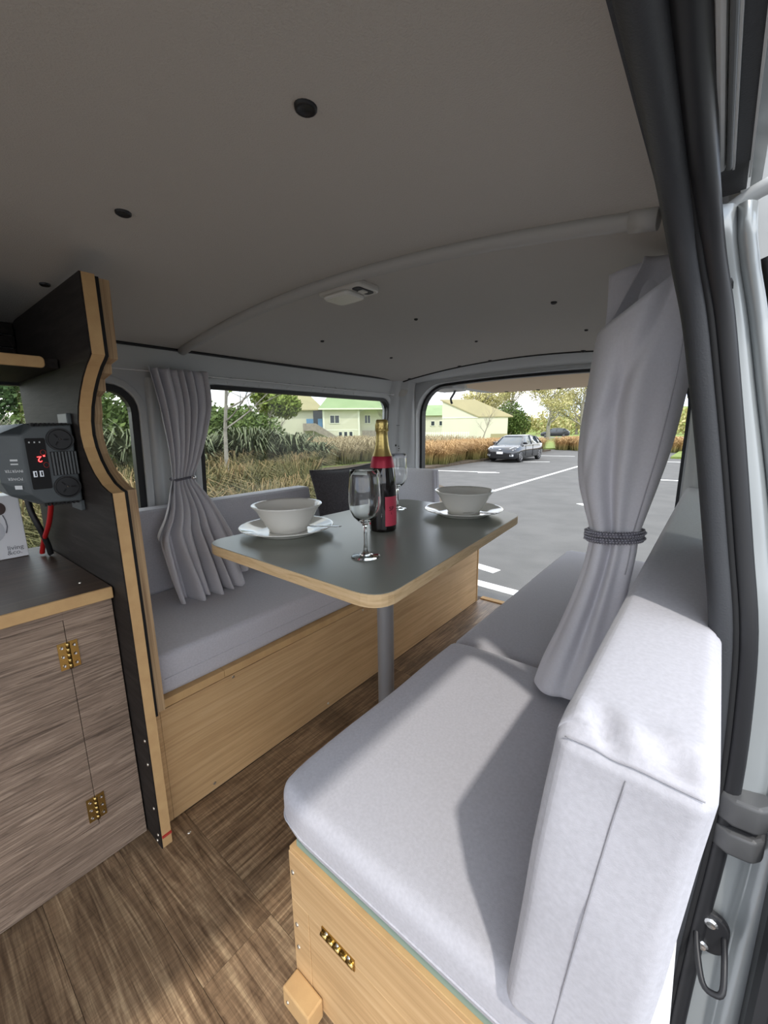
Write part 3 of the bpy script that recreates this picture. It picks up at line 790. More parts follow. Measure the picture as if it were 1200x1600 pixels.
for z0, z1 in ((1.018, 1.042), (0.826, 0.850)):
    obj('bracket', MB().box((-1.18, 0.280, z0), (-1.112, 0.2893, z1)), M['invplastic'], parent=iv, bev=0.002)
XF = -1.104
fi = lambda u, v, w: (XF + w, u, v)
dp = obj('display_panel', MB().prism(rrect(0.201, 0.884, 0.234, 0.990, 0.003), fi, -0.001, 0.0012), M['black'], parent=iv)
# the unit hangs upside down: its lettering is turned over
def inv_txt(body, size, y, z, m, parent):
    return obj('lettering', text_mb(body, size, lambda a, b, d: (XF + 0.0014 + d, y - a, z - b)), m, parent=parent, recalc=False)
inv_txt('2', 0.017, 0.220, 0.947, M['redled'], dp)
obj('led_dot', MB().box((XF + 0.0012, 0.2265, 0.9515), (XF + 0.002, 0.2295, 0.9545)), M['redled'], parent=dp)
for y, z in ((0.2275, 0.960), (0.2295, 0.934)):
    obj('button_ring', MB().tube([(XF + 0.0014, y + 0.0045 * math.cos(2 * PI * i / 14), z + 0.0055 * math.sin(2 * PI * i / 14)) for i in range(14)], 0.0004, 5, closed=True), M['redmark'], parent=dp)
for y in (0.2085, 0.219):
    us = obj('usb_port', MB().box((XF + 0.001, y - 0.0032, 0.910), (XF + 0.0022, y + 0.0032, 0.9225)), M['steel'], parent=dp)
    obj('tongue', MB().box((XF + 0.0022, y - 0.0006, 0.912), (XF + 0.0026, y + 0.0018, 0.9205)), M['black'], parent=us)
for y in (0.2075, 0.216, 0.2245):
    obj('indicator', MB().box((XF + 0.0012, y - 0.0012, 0.980), (XF + 0.0018, y + 0.0012, 0.983)), M['printlight'], parent=dp)
for z in (0.986, 0.884):
    yc = 0.260
    so = MB(); so.add([(XF + h, yc + r * math.cos(2 * PI * kk / 28), z + r * math.sin(2 * PI * kk / 28)) for r, h in ((0.0245, 0.0), (0.0245, 0.004), (0.0215, 0.004), (0.020, 0.0005), (0.0, 0.0005)) for kk in range(28)],
                     [(i * 28 + kk, i * 28 + (kk + 1) % 28, (i + 1) * 28 + (kk + 1) % 28, (i + 1) * 28 + kk) for i in range(4) for kk in range(28)])
    so_ = obj('socket', so, M['blackcable'], parent=iv, recalc=False)
    for dy, dz, w, h, a in ((0.011, 0.0, 0.009, 0.0026, 0.0), (-0.006, 0.008, 0.0026, 0.009, 0.6), (-0.006, -0.008, 0.0026, 0.009, -0.6)):
        obj('slot', MB().obox((XF + 0.001, yc + dy, z + dz), (0.0014, w, h), (a, 0, 0)), M['black'], parent=so_)
    obj('pin_hole', MB().lathe([(0.0028, 0.0), (0.0022, 0.002), (0.0, 0.002)], (XF + 0.002, yc, z), 10), M['steel'], parent=so_)
vt = obj('vent_recess', MB().box((XF - 0.001, 0.239, 0.910), (XF + 0.0008, 0.284, 0.961)), M['black'], parent=iv)
for i in range(8):
    y = 0.241 + i * 0.0058
    obj('vent_slat', MB().box((XF, y, 0.911), (XF + 0.003, y + 0.0030, 0.960)), M['greyplastic'], parent=vt)
for z, s in ((1.0175, 1), (0.8495, -1)):
    for i in range(9):
        y = 0.216 + i * 0.0072
        obj('vent_slot', MB().box((-1.122, y, z - 0.0035), (-1.1055, y + 0.0035, z + 0.0035)), M['black'], parent=iv)
# printed bevel: reads upside down as the unit is hung
b0, b1 = Vector((-1.104, 0.1945, 0.93)), Vector((-1.140, 0.158, 0.93))
bn = Vector((0.0365, -0.036, 0)).normalized(); bt = (b1 - b0).normalized()
def bev_txt(body, size, t, z):
    mid = b0 + (b1 - b0) * t
    obj('lettering', text_mb(body, size, lambda a, b, d: tuple(mid + bt * a * 1.0 + Vector((0, 0, 1)) * (z - 0.93 - b) + bn * (0.0009 + d)), 0.0003), M['printlight'], parent=iv, recalc=False)
bev_txt('INVERTER', 0.0078, 0.42, 0.924); bev_txt('POWER', 0.0082, 0.42, 0.908)
for z, h in ((0.938, 0.0026), (0.946, 0.004), (0.890, 0.008)):
    mid = b0 + (b1 - b0) * 0.36
    obj('print_line', MB().obox(mid + Vector((0, 0, z - 0.93)) + bn * 0.0008, (0.014, 0.0006, h), Matrix((bt, bn, Vector((0, 0, 1)))).transposed()), M['printlight'], parent=iv)
# cables below it
tag(obj('red_cable', MB().tube(smooth_path([(-1.29, 0.268, 0.850), (-1.31, 0.266, 0.81), (-1.34, 0.262, 0.765), (-1.40, 0.258, 0.715), (-1.43, 0.256, 0.680), (-1.435, 0.256, 0.672)]), 0.0062, 8), M['redcable']), 'thick red cable dropping from the inverter to the worktop', 'cable')
tag(obj('black_cable', MB().tube(smooth_path([(-1.395, 0.238, 0.850), (-1.39, 0.240, 0.80), (-1.385, 0.250, 0.755), (-1.395, 0.262, 0.71), (-1.405, 0.268, 0.676), (-1.406, 0.268, 0.6735)]), 0.0072, 8), M['blackcable']), 'thick black cable dropping from the inverter to the worktop', 'cable')
# ---- white boxed item on the worktop
kb = thing('product_box', (-1.505, 0.13, 0.667), 'white printed cardboard box standing on the worktop under the inverter', 'box')
obj('carton', MB().box((-1.538, 0.03, 0.667), (-1.462, 0.232, 0.838)), M['white'], parent=kb, bev=0.0015)
fb = lambda u, v, w: (-1.462 + w, u, v)
def btxt(body, size, y, z): obj('lettering', text_mb(body, size, lambda a, b, d: fb(y + a, z + b, 0.0005 + d), 0.0003), M['print'], parent=kb, recalc=False)
btxt('living', 0.017, 0.2065, 0.695); btxt('&co.', 0.017, 0.2035, 0.682)
btxt('c.', 0.014, 0.168, 0.684)
obj('printed_kettle', MB().prism([(0.130 + 0.062 * math.cos(t) * (1 - 0.12 * math.sin(t)), 0.752 + 0.048 * math.sin(t)) for t in [2 * PI * i / 32 for i in range(32)]], fb, 0.0002, 0.0008), M['mugpale'], parent=kb)
obj('printed_knob', MB().prism([(0.188 + 0.014 * math.cos(t), 0.805 + 0.017 * math.sin(t)) for t in [2 * PI * i / 24 for i in range(24)]], fb, 0.0004, 0.001), M['mugdark'], parent=kb)
obj('printed_handle', MB().tube([(-1.4615, 0.193, 0.787), (-1.4615, 0.197, 0.772), (-1.4615, 0.198, 0.755), (-1.4615, 0.194, 0.738)], 0.0014, 6), M['print'], parent=kb)

# ---- left bench
lb = thing('left_bench', (-1.28, 1.2, 0.0), 'long oak-veneered bench box along the left wall of the van', 'bench')
obj('front_panel', MB().box((-1.016, 0.345, 0.002), (-1.000, 2.086, 0.3205)), M['oak'], parent=lb, bev=0.001)
obj('front_stile', MB().box((-1.016, 0.3145, 0.002), (-0.9995, 0.3445, 0.3205)), M['oak'], parent=lb, bev=0.001)
obj('top_rail', MB().box((-1.045, 0.3450, 0.3228), (-1.000, 0.520, 0.345)), M['mdf'], parent=lb, bev=0.001)
obj('top_rail', MB().box((-1.045, 0.5208, 0.3228), (-1.000, 2.086, 0.345)), M['mdf'], parent=lb, bev=0.001)
obj('top_board', MB().box((-1.545, 0.346, 0.325), (-1.0455, 2.085, 0.343)), M['vandark'], parent=lb)
obj('end_panel', MB().box((-1.545, 2.0865, 0.002), (-0.997, 2.098, 0.345)), M['mdf'], parent=lb, bev=0.001)
obj('inner_frame', MB().box((-1.545, 0.36, 0.002), (-1.0165, 2.085, 0.05)), M['mdf'], parent=lb)
for y, z in ((0.545, 0.312), (0.46, 0.022), (1.1, 0.312), (1.6, 0.312), (1.9, 0.02), (0.9, 0.02)): screw(lb, (-1.000, y, z), (1, 0, 0), 0.0045)
# cushions of the left bench
def seamline(name, pts, parent, r=0.0012, m=None, closed=False):
    return obj(name, MB().tube(pts, r, 5, closed=closed), m or M['fabric'], parent=parent)
def ripple(o):
    x, y, z = o
    z += 0.0025 * math.sin(9 * y + 3 * x) * math.sin(7 * x)
    return [x, y, z]
ls = thing('seat_cushion', (-1.28, 1.2, 0.3455), 'long grey seat cushion on the left bench under the table', 'cushion', 'seat cushions')
obj('pad', MB().soft((-1.515, 0.352, 0.3455), (-1.012, 2.075, 0.455), 0.018, (0, 0, 0.004), 22, ripple), M['fabric'], parent=ls)
seamline('seam', [(-1.0115, 0.37 + 0.17 * i, 0.392) for i in range(11)], ls)
bk = thing('back_cushion', (-1.48, 0.8, 0.455), 'grey back cushion standing along the left wall behind the tied curtain', 'cushion', 'back cushions')
def lean_l(o):
    x, y, z = o
    t = (z - 0.456) / 0.29
    return [x + 0.030 * (1 - t), y, z]
obj('pad', MB().soft((-1.545, 0.352, 0.456), (-1.462, 1.262, 0.742), 0.014, (0.004, 0, 0), 16, lean_l), M['fabric'], parent=bk)
seamline('seam', [(-1.462 + 0.002, 0.37 + 0.088 * i, 0.7415) for i in range(11)], bk)
rc = thing('end_cushion', (-1.37, 1.97, 0.457), 'pale grey cushion standing upright at the rear end of the left bench', 'cushion', 'back cushions')
obj('pad', MB().soft((-1.515, 1.925, 0.457), (-1.205, 1.990, 0.775), 0.012, (0, 0.004, 0), 10, lambda o: [o[0] + (0.02 * (0.775 - o[2]) / 0.32 if o[0] > -1.35 else 0), o[1], o[2]]), M['fabric'], parent=rc)
seamline('seam', [(-1.204 + 0.001, 1.9575, 0.765), (-1.196, 1.9575, 0.62), (-1.186, 1.9575, 0.47)], rc)
# dark scatter cushion
sc_ = thing('scatter_cushion', (-1.37, 1.42, 0.462), 'charcoal scatter cushion leaning on the wall behind the bottle', 'cushion', rz=0.0)
def pil(u, v, s):
    a, b = 2 * u - 1, 2 * v - 1
    th = 0.058 * max(0.0, (1 - a * a) * (1 - b * b)) ** 0.42
    pin = 1 + 0.06 * (abs(a * b)) ** 2 - 0.04 * (1 - b * b) * abs(a)
    px, pz = a * 0.195 * pin, b * 0.175 * pin
    x = s * th; z = pz + 0.180
    # lean back against the wall
    xx = x * math.cos(0.16) - z * math.sin(0.16); zz = x * math.sin(0.16) + z * math.cos(0.16)
    return (xx + 0.03, px + 0.10 * (zz - 0.18) * -0.25, zz)
mb = MB().grid(lambda u, v: pil(u, v, 1), 22, 22).grid(lambda u, v: pil(u, v, -1), 22, 22)
obj('pad', mb, M['darkfabric'], parent=sc_, local=True, recalc=False)
ed = [pil(i / 20, 0, 0) for i in range(21)] + [pil(1, i / 20, 0) for i in range(1, 21)] + [pil(1 - i / 20, 1, 0) for i in range(1, 21)] + [pil(0, 1 - i / 20, 0) for i in range(1, 20)]
obj('edge_piping', MB().tube(ed, 0.0035, 6, closed=True), M['darkfabric'], parent=sc_, local=True)

# ---- right bench
rb = thing('right_bench', (-0.25, 1.2, 0.0), 'oak-veneered bench box in the right foreground with a brass-hinged flap', 'bench')
yn = 0.335
obj('end_panel', MB().box((-0.488, yn, 0.202), (-0.012, yn + 0.016, 0.302)), M['oakx'], parent=rb, bev=0.0008)
obj('end_panel', MB().box((-0.488, yn, 0.002), (-0.4455, yn + 0.016, 0.2015)), M['oakx'], parent=rb, bev=0.0008)
flap = obj('flap', MB().box((-0.4445, yn + 0.0005, 0.012), (-0.0600, yn + 0.0165, 0.2010)), M['oakx'], parent=rb, bev=0.0008)
obj('end_panel', MB().box((-0.0595, yn, 0.002), (-0.012, yn + 0.016, 0.2015)), M['oakx'], parent=rb, bev=0.0008)
hinge(rb, (-0.374, yn, 0.2015), (1, 0, 0), (0, 0, 1), (0, -1, 0), 0.072, 0.022)
obj('side_panel', MB().box((-0.488, yn + 0.0165, 0.002), (-0.472, 2.09, 0.302)), M['oak'], parent=rb, bev=0.0008)
obj('rim', MB().box((-0.486, yn + 0.001, 0.3022), (-0.012, 2.09, 0.312)), M['mdf'], parent=rb, bev=0.001)
obj('lid', MB().box((-0.476, yn + 0.008, 0.3125), (-0.014, 2.085, 0.326)), M['green'], parent=rb, bev=0.0015)
obj('side_lining', MB().box((-0.010, yn + 0.01, 0.002), (0.030, 0.72, 0.40)), M['white'], parent=rb)
obj('foot_block', MB().box((-0.486, yn - 0.034, 0.002), (-0.418, yn - 0.0005, 0.044)), M['mdf'], parent=rb, bev=0.003)
for x, z in ((-0.480, 0.262), (-0.478, 0.150), (-0.477, 0.10)): screw(rb, (x, yn, z), (0, -1, 0), 0.0042)
screw(rb, (-0.472, yn - 0.034, 0.022), (0, -1, 0), 0.003)
# front seat cushion
fs_ = thing('seat_cushion', (-0.26, 0.64, 0.327), 'sunlit grey seat cushion on the near end of the right bench', 'cushion', 'seat cushions')
def seat_fn(o):
    x, y, z = o
    if z > 0.37: z += 0.0018 * math.sin(11 * x + 5 * y) + 0.0015 * math.sin(17 * y)
    if z < 0.365 and y < 0.6: y += 0.014 * (0.365 - z) / 0.04
    if z < 0.365 and x < -0.3: x += 0.014 * (0.365 - z) / 0.04
    # the corners are drawn in a little
    cx = max(0, (-0.44 - x)) / 0.07; cy = max(0, 0.40 - y) / 0.07
    y += 0.012 * cx * cx * (1 if y < 0.6 else -1); x += 0.008 * cy * cy if x < -0.3 else 0
    return [x, y, z]
obj('pad', MB().soft((-0.516, 0.326, 0.3265), (-0.006, 0.945, 0.424), 0.022, (0, 0, 0.007), 26, seat_fn), M['fabric'], parent=fs_)
arc = [(-0.494 - 0.0222 * math.cos(t), 0.348 - 0.0222 * math.sin(t)) for t in [0.5 * PI * q / 6 for q in range(7)]]
path2 = [(-0.5162, 0.93 - 0.06 * i) for i in range(10)] + arc + [(-0.45 + 0.045 * i, 0.3258) for i in range(10)]
sm_pts = [tuple(seat_fn([x, y, 0.368])) for x, y in path2]
seamline('seam', sm_pts, fs_, 0.0018)
rs_ = thing('seat_cushion', (-0.26, 1.55, 0.327), 'shaded grey seat cushion on the rear end of the right bench', 'cushion', 'seat cushions')
obj('pad', MB().soft((-0.525, 0.952, 0.3265), (-0.006, 2.085, 0.408), 0.024, (0, 0, 0.008), 22, ripple), M['fabric'], parent=rs_)
# long back cushion
rbk = thing('back_cushion', (-0.03, 1.2, 0.43), 'long light grey back cushion along the right wall, its near end sunlit', 'cushion', 'back cushions')
def dent(x, y, x0, y0, a, sx, sy, rot):
    c, s = math.cos(rot), math.sin(rot)
    dx, dy = x - x0, y - y0
    p, q = (c * dx + s * dy) / sx, (-s * dx + c * dy) / sy
    return a * math.exp(-p * p - q * q)
def back_fn(o):
    x, y, z = o
    t = max(0.0, min(1.0, (z - 0.43) / 0.32))
    if z > 0.70 and y < 0.46:
        k = (z - 0.70) / 0.055
        z += k * (dent(x, y, -0.046, 0.345, -0.010, 0.009, 0.020, 0.5) + dent(x, y, -0.062, 0.350, 0.006, 0.010, 0.024, 0.5) + dent(x, y, -0.030, 0.352, 0.004, 0.010, 0.022, 0.5))
        z += k * (dent(x, y, 0.002, 0.340, -0.009, 0.014, 0.008, -0.4) + dent(x, y, 0.006, 0.358, 0.004, 0.016, 0.010, -0.4))
        z -= k * 0.010 * math.exp(-((y - 0.318) / 0.02) ** 2)
    if y < 0.34: y += 0.0035 * math.sin(30 * z + 20 * x) + 0.010 * t * t - 0.006
    x -= 0.026 * (1 - t)
    return [x, y, z]
exy = [0.328 + 0.006 * i for i in range(12)] + [0.42, 0.45, 0.5, 0.56]
exx = [-0.076 + 0.0055 * i for i in range(20)]
exz = [0.72 + 0.005 * i for i in range(6)]
obj('pad', MB().soft((-0.080, 0.318, 0.4285), (0.030, 2.06, 0.757), 0.015, (0.006, 0.004, 0.003), 26, back_fn, {0: exx, 1: exy, 2: exz}), M['fabric'], parent=rbk)
def on_end(x, z):
    w = max(0.0, (1 - ((z - 0.5928) / 0.1643) ** 2) * (1 - ((x + 0.025) / 0.055) ** 2))
    p = back_fn([x, 0.318 - 0.004 * math.sqrt(w), z]); return (p[0], p[1] - 0.0006, p[2])
M['thread'] = mat('seam_thread', (0.33, 0.325, 0.35), 0.9)
seamline('seam', [on_end(-0.024 - 0.010 * math.sin(1.2 * i / 19), 0.742 - 0.295 * i / 19) for i in range(20)], rbk, 0.0008, M['thread'])
seamline('top_seam', [tuple(Vector(back_fn([-0.072 + 0.094 * i / 24, 0.3212, 0.7538])) + Vector((0, -0.0004, 0.0004))) for i in range(25)], rbk, 0.0007, M['thread'])

# ---- table
TZ = 0.710
tb = thing('table', (-0.775, 0.965, 0.0), 'grey-topped table with rounded corners on a single steel leg', 'table')
quad = [(-1.040, 0.518), (-0.425, 0.512), (-0.495, 1.368), (-1.020, 1.385)]
def rquad(q, r, d=0.0, n=7):
    out = []
    for i in range(4):
        a, b, c = Vector(q[i - 1]), Vector(q[i]), Vector(q[(i + 1) % 4])
        e1 = (a - b).normalized(); e2 = (c - b).normalized()
        p0 = b + e1 * r; p2 = b + e2 * r
        for kk in range(n + 1):
            t = kk / n
            p = p0 * (1 - t) ** 2 + b * 2 * t * (1 - t) * 0.98 + p2 * t * t + b * 0.0
            p = p0 * (1 - t) ** 2 + b * (2 * t * (1 - t)) + p2 * t * t
            out.append((p.x, p.y))
    cx = sum(p[0] for p in out) / len(out); cy = sum(p[1] for p in out) / len(out)
    return [(cx + (x - cx) * (1 - d), cy + (y - cy) * (1 - d)) for x, y in out]
ft = lambda u, v, w: (u, v, w)
obj('edge_band', MB().prism(rquad(quad, 0.065), ft, TZ - 0.027, TZ - 0.0012), M['birch'], parent=tb, bev=0.002)
obj('laminate_top', MB().prism(rquad(quad, 0.065, 0.003), ft, TZ - 0.0011, TZ), M['tabletop'], parent=tb)
obj('leg', MB().lathe([(0.0268, 0.006), (0.0268, 0.672)], (-0.775, 0.960, 0), 32), M['legmetal'], parent=tb)
obj('foot_flange', MB().lathe([(0.0, 0.007), (0.03, 0.012), (0.034, 0.007), (0.080, 0.005), (0.083, 0.0005), (0.0, 0.0005)], (-0.775, 0.960, 0), 32), M['legmetal'], parent=tb)
obj('top_flange', MB().lathe([(0.0, 0.6825), (0.080, 0.6825), (0.080, 0.678), (0.034, 0.676), (0.032, 0.66), (0.027, 0.66)], (-0.775, 0.960, 0), 32), M['legmetal'], parent=tb)

# ---- crockery
def lathe_obj(name, prof, m, parent, seg=48): return obj(name, MB().lathe(prof, (0, 0, 0), seg), m, parent=parent, local=True)
PLATE = [(0.0, 0.0045), (0.07, 0.0045), (0.083, 0.0055), (0.096, 0.0125), (0.128, 0.0205), (0.1325, 0.0225), (0.1335, 0.0212), (0.131, 0.0190), (0.098, 0.0095), (0.088, 0.0028), (0.084, 0.0), (0.078, 0.0), (0.075, 0.0020), (0.0, 0.0020)]
BOWL = [(0.0, 0.010), (0.030, 0.0105), (0.045, 0.015), (0.061, 0.026), (0.075, 0.047), (0.083, 0.062), (0.092, 0.0740), (0.0985, 0.0785), (0.1000, 0.0772), (0.0960, 0.0725), (0.0865, 0.061), (0.078, 0.045), (0.066, 0.023), (0.057, 0.0100), (0.054, 0.0060), (0.055, 0.0), (0.049, 0.0), (0.047, 0.0035), (0.0, 0.0035)]
for (x, y), side, cut in (((-0.945, 0.722), 'left', (0.70, 0.55)), ((-0.655, 1.243), 'right', (0.85, -0.25))):
    where = 'nearest the left window' if side == 'left' else 'at the far right table corner'
    p = thing('dinner_plate', (x, y, TZ + 0.0004), 'white dinner plate under a bowl, ' + where, 'plate', 'plates on the table')
    lathe_obj('dish', PLATE, M['china'], p, 64)
    b = thing('bowl', (x + (0.0 if side == 'left' else 0.0), y + 0.004, TZ + 0.0052), 'white bowl with a flared rim on the plate ' + where, 'bowl', 'bowls on the table')
    lathe_obj('vessel', BOWL, M['china'], b, 64)
def cutlery(a, b, label):
    a, b = Vector(a), Vector(b); d = (b - a).normalized(); s = Vector((-d.y, d.x, 0)).normalized(); n = d.cross(s)
    L = (b - a).length
    w = [(0, .005), (.2, .007), (.34, .0072), (.40, .0045), (.46, .0044), (.7, .0060), (.93, .0088), (1, .0065)]
    vs = []; fs = []
    N_ = 24
    for i in range(N_ + 1):
        t = i / N_; ww = lerp_tab(w, t); c = a + d * L * t
        vs += [c - s * ww, c - s * ww * .6 + n * .0016, c + s * ww * .6 + n * .0016, c + s * ww, c + s * ww * .6 - n * .001, c - s * ww * .6 - n * .001]
    for i in range(N_):
        for kk in range(6): fs.append((i * 6 + kk, i * 6 + (kk + 1) % 6, (i + 1) * 6 + (kk + 1) % 6, (i + 1) * 6 + kk))
    fs += [tuple(range(6)), tuple(range(N_ * 6, N_ * 6 + 6))]
    o = obj('cutlery', MB().add(vs, fs, True), M['steel'])
    return tag(o, label, 'cutlery', 'cutlery on the plates')
cutlery((-0.905, 0.766, TZ + 0.0160), (-0.786, 0.781, TZ + 0.0275), 'steel cutlery handle sticking out over the rim of the left plate')
cutlery((-0.635, 1.200, TZ + 0.0150), (-0.512, 1.196, TZ + 0.0275), 'steel cutlery handle lying on the rim of the right plate')
# ---- wine glasses: outer wall, inner wall
GL = [(0.0, 0.0), (0.033, 0.0), (0.0338, 0.0012), (0.032, 0.0026), (0.020, 0.0045), (0.009, 0.0085), (0.0052, 0.016), (0.0042, 0.030), (0.0040, 0.055), (0.0045, 0.070), (0.0075, 0.0785), (0.016, 0.085), (0.027, 0.096), (0.0345, 0.112), (0.0368, 0.130), (0.0358, 0.155), (0.0330, 0.185), (0.0316, 0.2005), (0.0308, 0.2012), (0.0301, 0.2003), (0.0316, 0.185), (0.0344, 0.155), (0.0354, 0.130), (0.0331, 0.113), (0.0258, 0.0985), (0.015, 0.0885), (0.006, 0.0855), (0.0, 0.0850)]
for x, y, lab in ((-0.607, 0.682, 'empty clear wine glass standing in front of the dark bottle'), (-0.897, 1.190, 'empty clear wine glass half hidden behind the dark bottle')):
    w = thing('wine_glass', (x, y, TZ + 0.0004), lab, 'wine glass', 'wine glasses')
    lathe_obj('vessel', GL, M['glass'], w, 48)
# ---- bottle
bo = thing('wine_bottle', (-0.738, 0.908, TZ + 0.0004), 'dark sparkling wine bottle with gold neck foil and red label', 'bottle')
BT = [(0.0, 0.0), (0.036, 0.0), (0.0392, 0.004), (0.0395, 0.010), (0.0395, 0.135), (0.0385, 0.152), (0.0345, 0.180), (0.0285, 0.205), (0.0215, 0.228), (0.0180, 0.245), (0.0150, 0.285), (0.0150, 0.300), (0.0, 0.300)]
lathe_obj('body', BT, M['bottle'], bo, 48)
FO = [(0.0275, 0.2145), (0.0228, 0.228), (0.0192, 0.245), (0.0168, 0.268), (0.0160, 0.280), (0.0172, 0.2825), (0.0178, 0.287), (0.0165, 0.290), (0.0170, 0.296), (0.0175, 0.303), (0.0168, 0.312), (0.0140, 0.3155), (0.0, 0.316)]
lathe_obj('gold_foil', FO, M['goldfoil'], bo, 40)
lathe_obj('red_collar', [(0.0352, 0.1832), (0.0318, 0.2000), (0.0283, 0.2142), (0.0276, 0.2150), (0.0268, 0.2150)], M['redfoil'], bo, 40)
wv = MB()
for i in range(24):
    a = 2 * PI * i / 24
    wv.tube([(0.0178 * math.cos(a + t * 0.5), 0.0178 * math.sin(a + t * 0.5), 0.284 + 0.018 * (0.5 + 0.5 * math.sin(6 * a)) * t) for t in (0, .5, 1)], 0.0011, 5)
obj('wire_cage', wv, M['goldfoil'], parent=bo, local=True)
# camera stands toward (+x, -y); the front label is turned to the right
A0 = -0.72
lb_ = obj('front_label', MB().lathe([(0.0399, 0.018), (0.0399, 0.103)], (0, 0, 0), 24, A0, A0 + 1.9), M['redlabel'], parent=bo, local=True)
bl = obj('back_label', MB().lathe([(0.0399, 0.026), (0.0399, 0.092)], (0, 0, 0), 20, A0 - 2.75, A0 - 1.25), M['white'], parent=bo, local=True)
obj('red_band', MB().lathe([(0.0399, 0.019), (0.0399, 0.0258)], (0, 0, 0), 20, A0 - 2.75, A0 - 1.25), M['redlabel'], parent=bl, local=True)
def curl(y0):
    return lambda a, b, d: ((0.0401 + d) * math.cos(A0 + 0.50 + a / 0.04), (0.0401 + d) * math.sin(A0 + 0.50 + a / 0.04), y0 + b)
obj('lettering', text_mb('SP', 0.017, curl(0.068), 0.0002), M['black'], parent=lb_, local=True, recalc=False)
obj('lettering', text_mb('L', 0.009, curl(0.055), 0.0002), M['black'], parent=lb_, local=True, recalc=False)
# ================================================================== curtains
# left curtain: gathered pleats, tied in the middle, hem spread on the seat
lc = thing('curtain', (-1.42, 0.72, 0.46), 'grey pleated curtain tied back at the left window post', 'curtain', 'curtains')
YL = [(0.45, 0.525), (0.66, 0.520), (0.72, 0.560), (0.80, 0.612), (0.838, 0.635), (0.90, 0.640), (1.00, 0.632), (1.10, 0.622), (1.21, 0.606)]
YR = [(0.45, 0.790), (0.62, 0.770), (0.72, 0.745), (0.80, 0.722), (0.838, 0.712), (0.90, 0.742), (1.00, 0.778), (1.10, 0.806), (1.21, 0.806)]
XL = [(0.45, -1.290), (0.60, -1.335), (0.74, -1.385), (0.838, -1.455), (1.0, -1.465), (1.21, -1.478)]
AM = [(0.45, 0.034), (0.65, 0.024), (0.80, 0.012), (0.838, 0.008), (0.90, 0.012), (1.05, 0.018), (1.21, 0.016)]
def hem(u):
    h = 0.462 + 0.006 * math.sin(19 * u)
    if u < 0.115: h += 0.20 * min(1.0, (0.115 - u) / 0.012)
    if u > 0.90: h += 0.05 * (u - 0.90) / 0.1
    return h
def left_c(u, v):
    zt = 1.208 + 0.004 * math.sin(41 * u)
    z = hem(u) + (zt - hem(u)) * v
    k = 7.0
    ph = 2 * PI * k * u
    f = math.cos(ph + 0.8 * math.sin(2.1 * u * 6)) + 0.35 * math.cos(2 * ph + 1.0)
    uu = u + 0.030 * math.sin(ph)
    y = lerp_tab(YL, z) + (lerp_tab(YR, z) - lerp_tab(YL, z)) * uu
    spread = 0.5 + 0.5 * math.cos(2 * PI * 2.5 * u + 0.7)
    lowk = max(0.0, min(1.0, (0.80 - z) / 0.3))
    x = lerp_tab(XL, z) + lerp_tab(AM, z) * f * (1 + 0.3 * lowk * spread)
    y += 0.010 * lowk * math.sin(2 * PI * 3 * u + 5 * z)
    return (x, y, z)
obj('cloth', MB().grid(left_c, 190, 60), M['curtain'], parent=lc, solid=0.0016, recalc=False)
ct = [(-1.455 + 0.016 * math.cos(t), 0.674 + 0.040 * math.sin(t), 0.838 + 0.003 * math.sin(2 * t)) for t in [2 * PI * i / 28 for i in range(28)]]
ti = obj('tie_band', MB().tube(ct, 0.0042, 7, closed=True), M['cord'], parent=lc)
bead = MB().lathe([(0.0085 * math.sin(PI * i / 10), -0.0085 * math.cos(PI * i / 10)) for i in range(11)], (-1.426, 0.700, 0.840), 16)
obj('bead', bead, M['steel'], parent=ti)

# right curtain: a loose bundle, its top rim sagging open, tied low
rcn = thing('curtain', (-0.15, 0.86, 0.44), 'grey curtain bunched and tied with a braided cord at the right door post', 'curtain', 'curtains')
LX = [(0.43, -0.262), (0.50, -0.245), (0.60, -0.212), (0.70, -0.184), (0.77, -0.172), (0.805, -0.172), (0.84, -0.182), (0.90, -0.198), (0.97, -0.203), (1.08, -0.196), (1.16, -0.188), (1.22, -0.170), (1.27, -0.150)]
RX = [(0.43, -0.118), (0.50, -0.112), (0.60, -0.108), (0.70, -0.100), (0.77, -0.094), (0.805, -0.093), (0.84, -0.086), (0.90, -0.073), (0.97, -0.060), (1.08, -0.048), (1.16, -0.045), (1.22, -0.050), (1.27, -0.055)]
RY = [(0.43, 0.060), (0.60, 0.042), (0.77, 0.034), (0.805, 0.030), (0.84, 0.036), (0.97, 0.060), (1.10, 0.072), (1.27, 0.060)]
def rim(c, s):
    if s < 0: return 1.160 + 0.100 * ((c + 1) / 2) ** 1.5
    e = min(1.0, (c + 1) / 0.30); e = e * e * (3 - 2 * e)
    return 1.160 + (1.286 - 1.160) * e
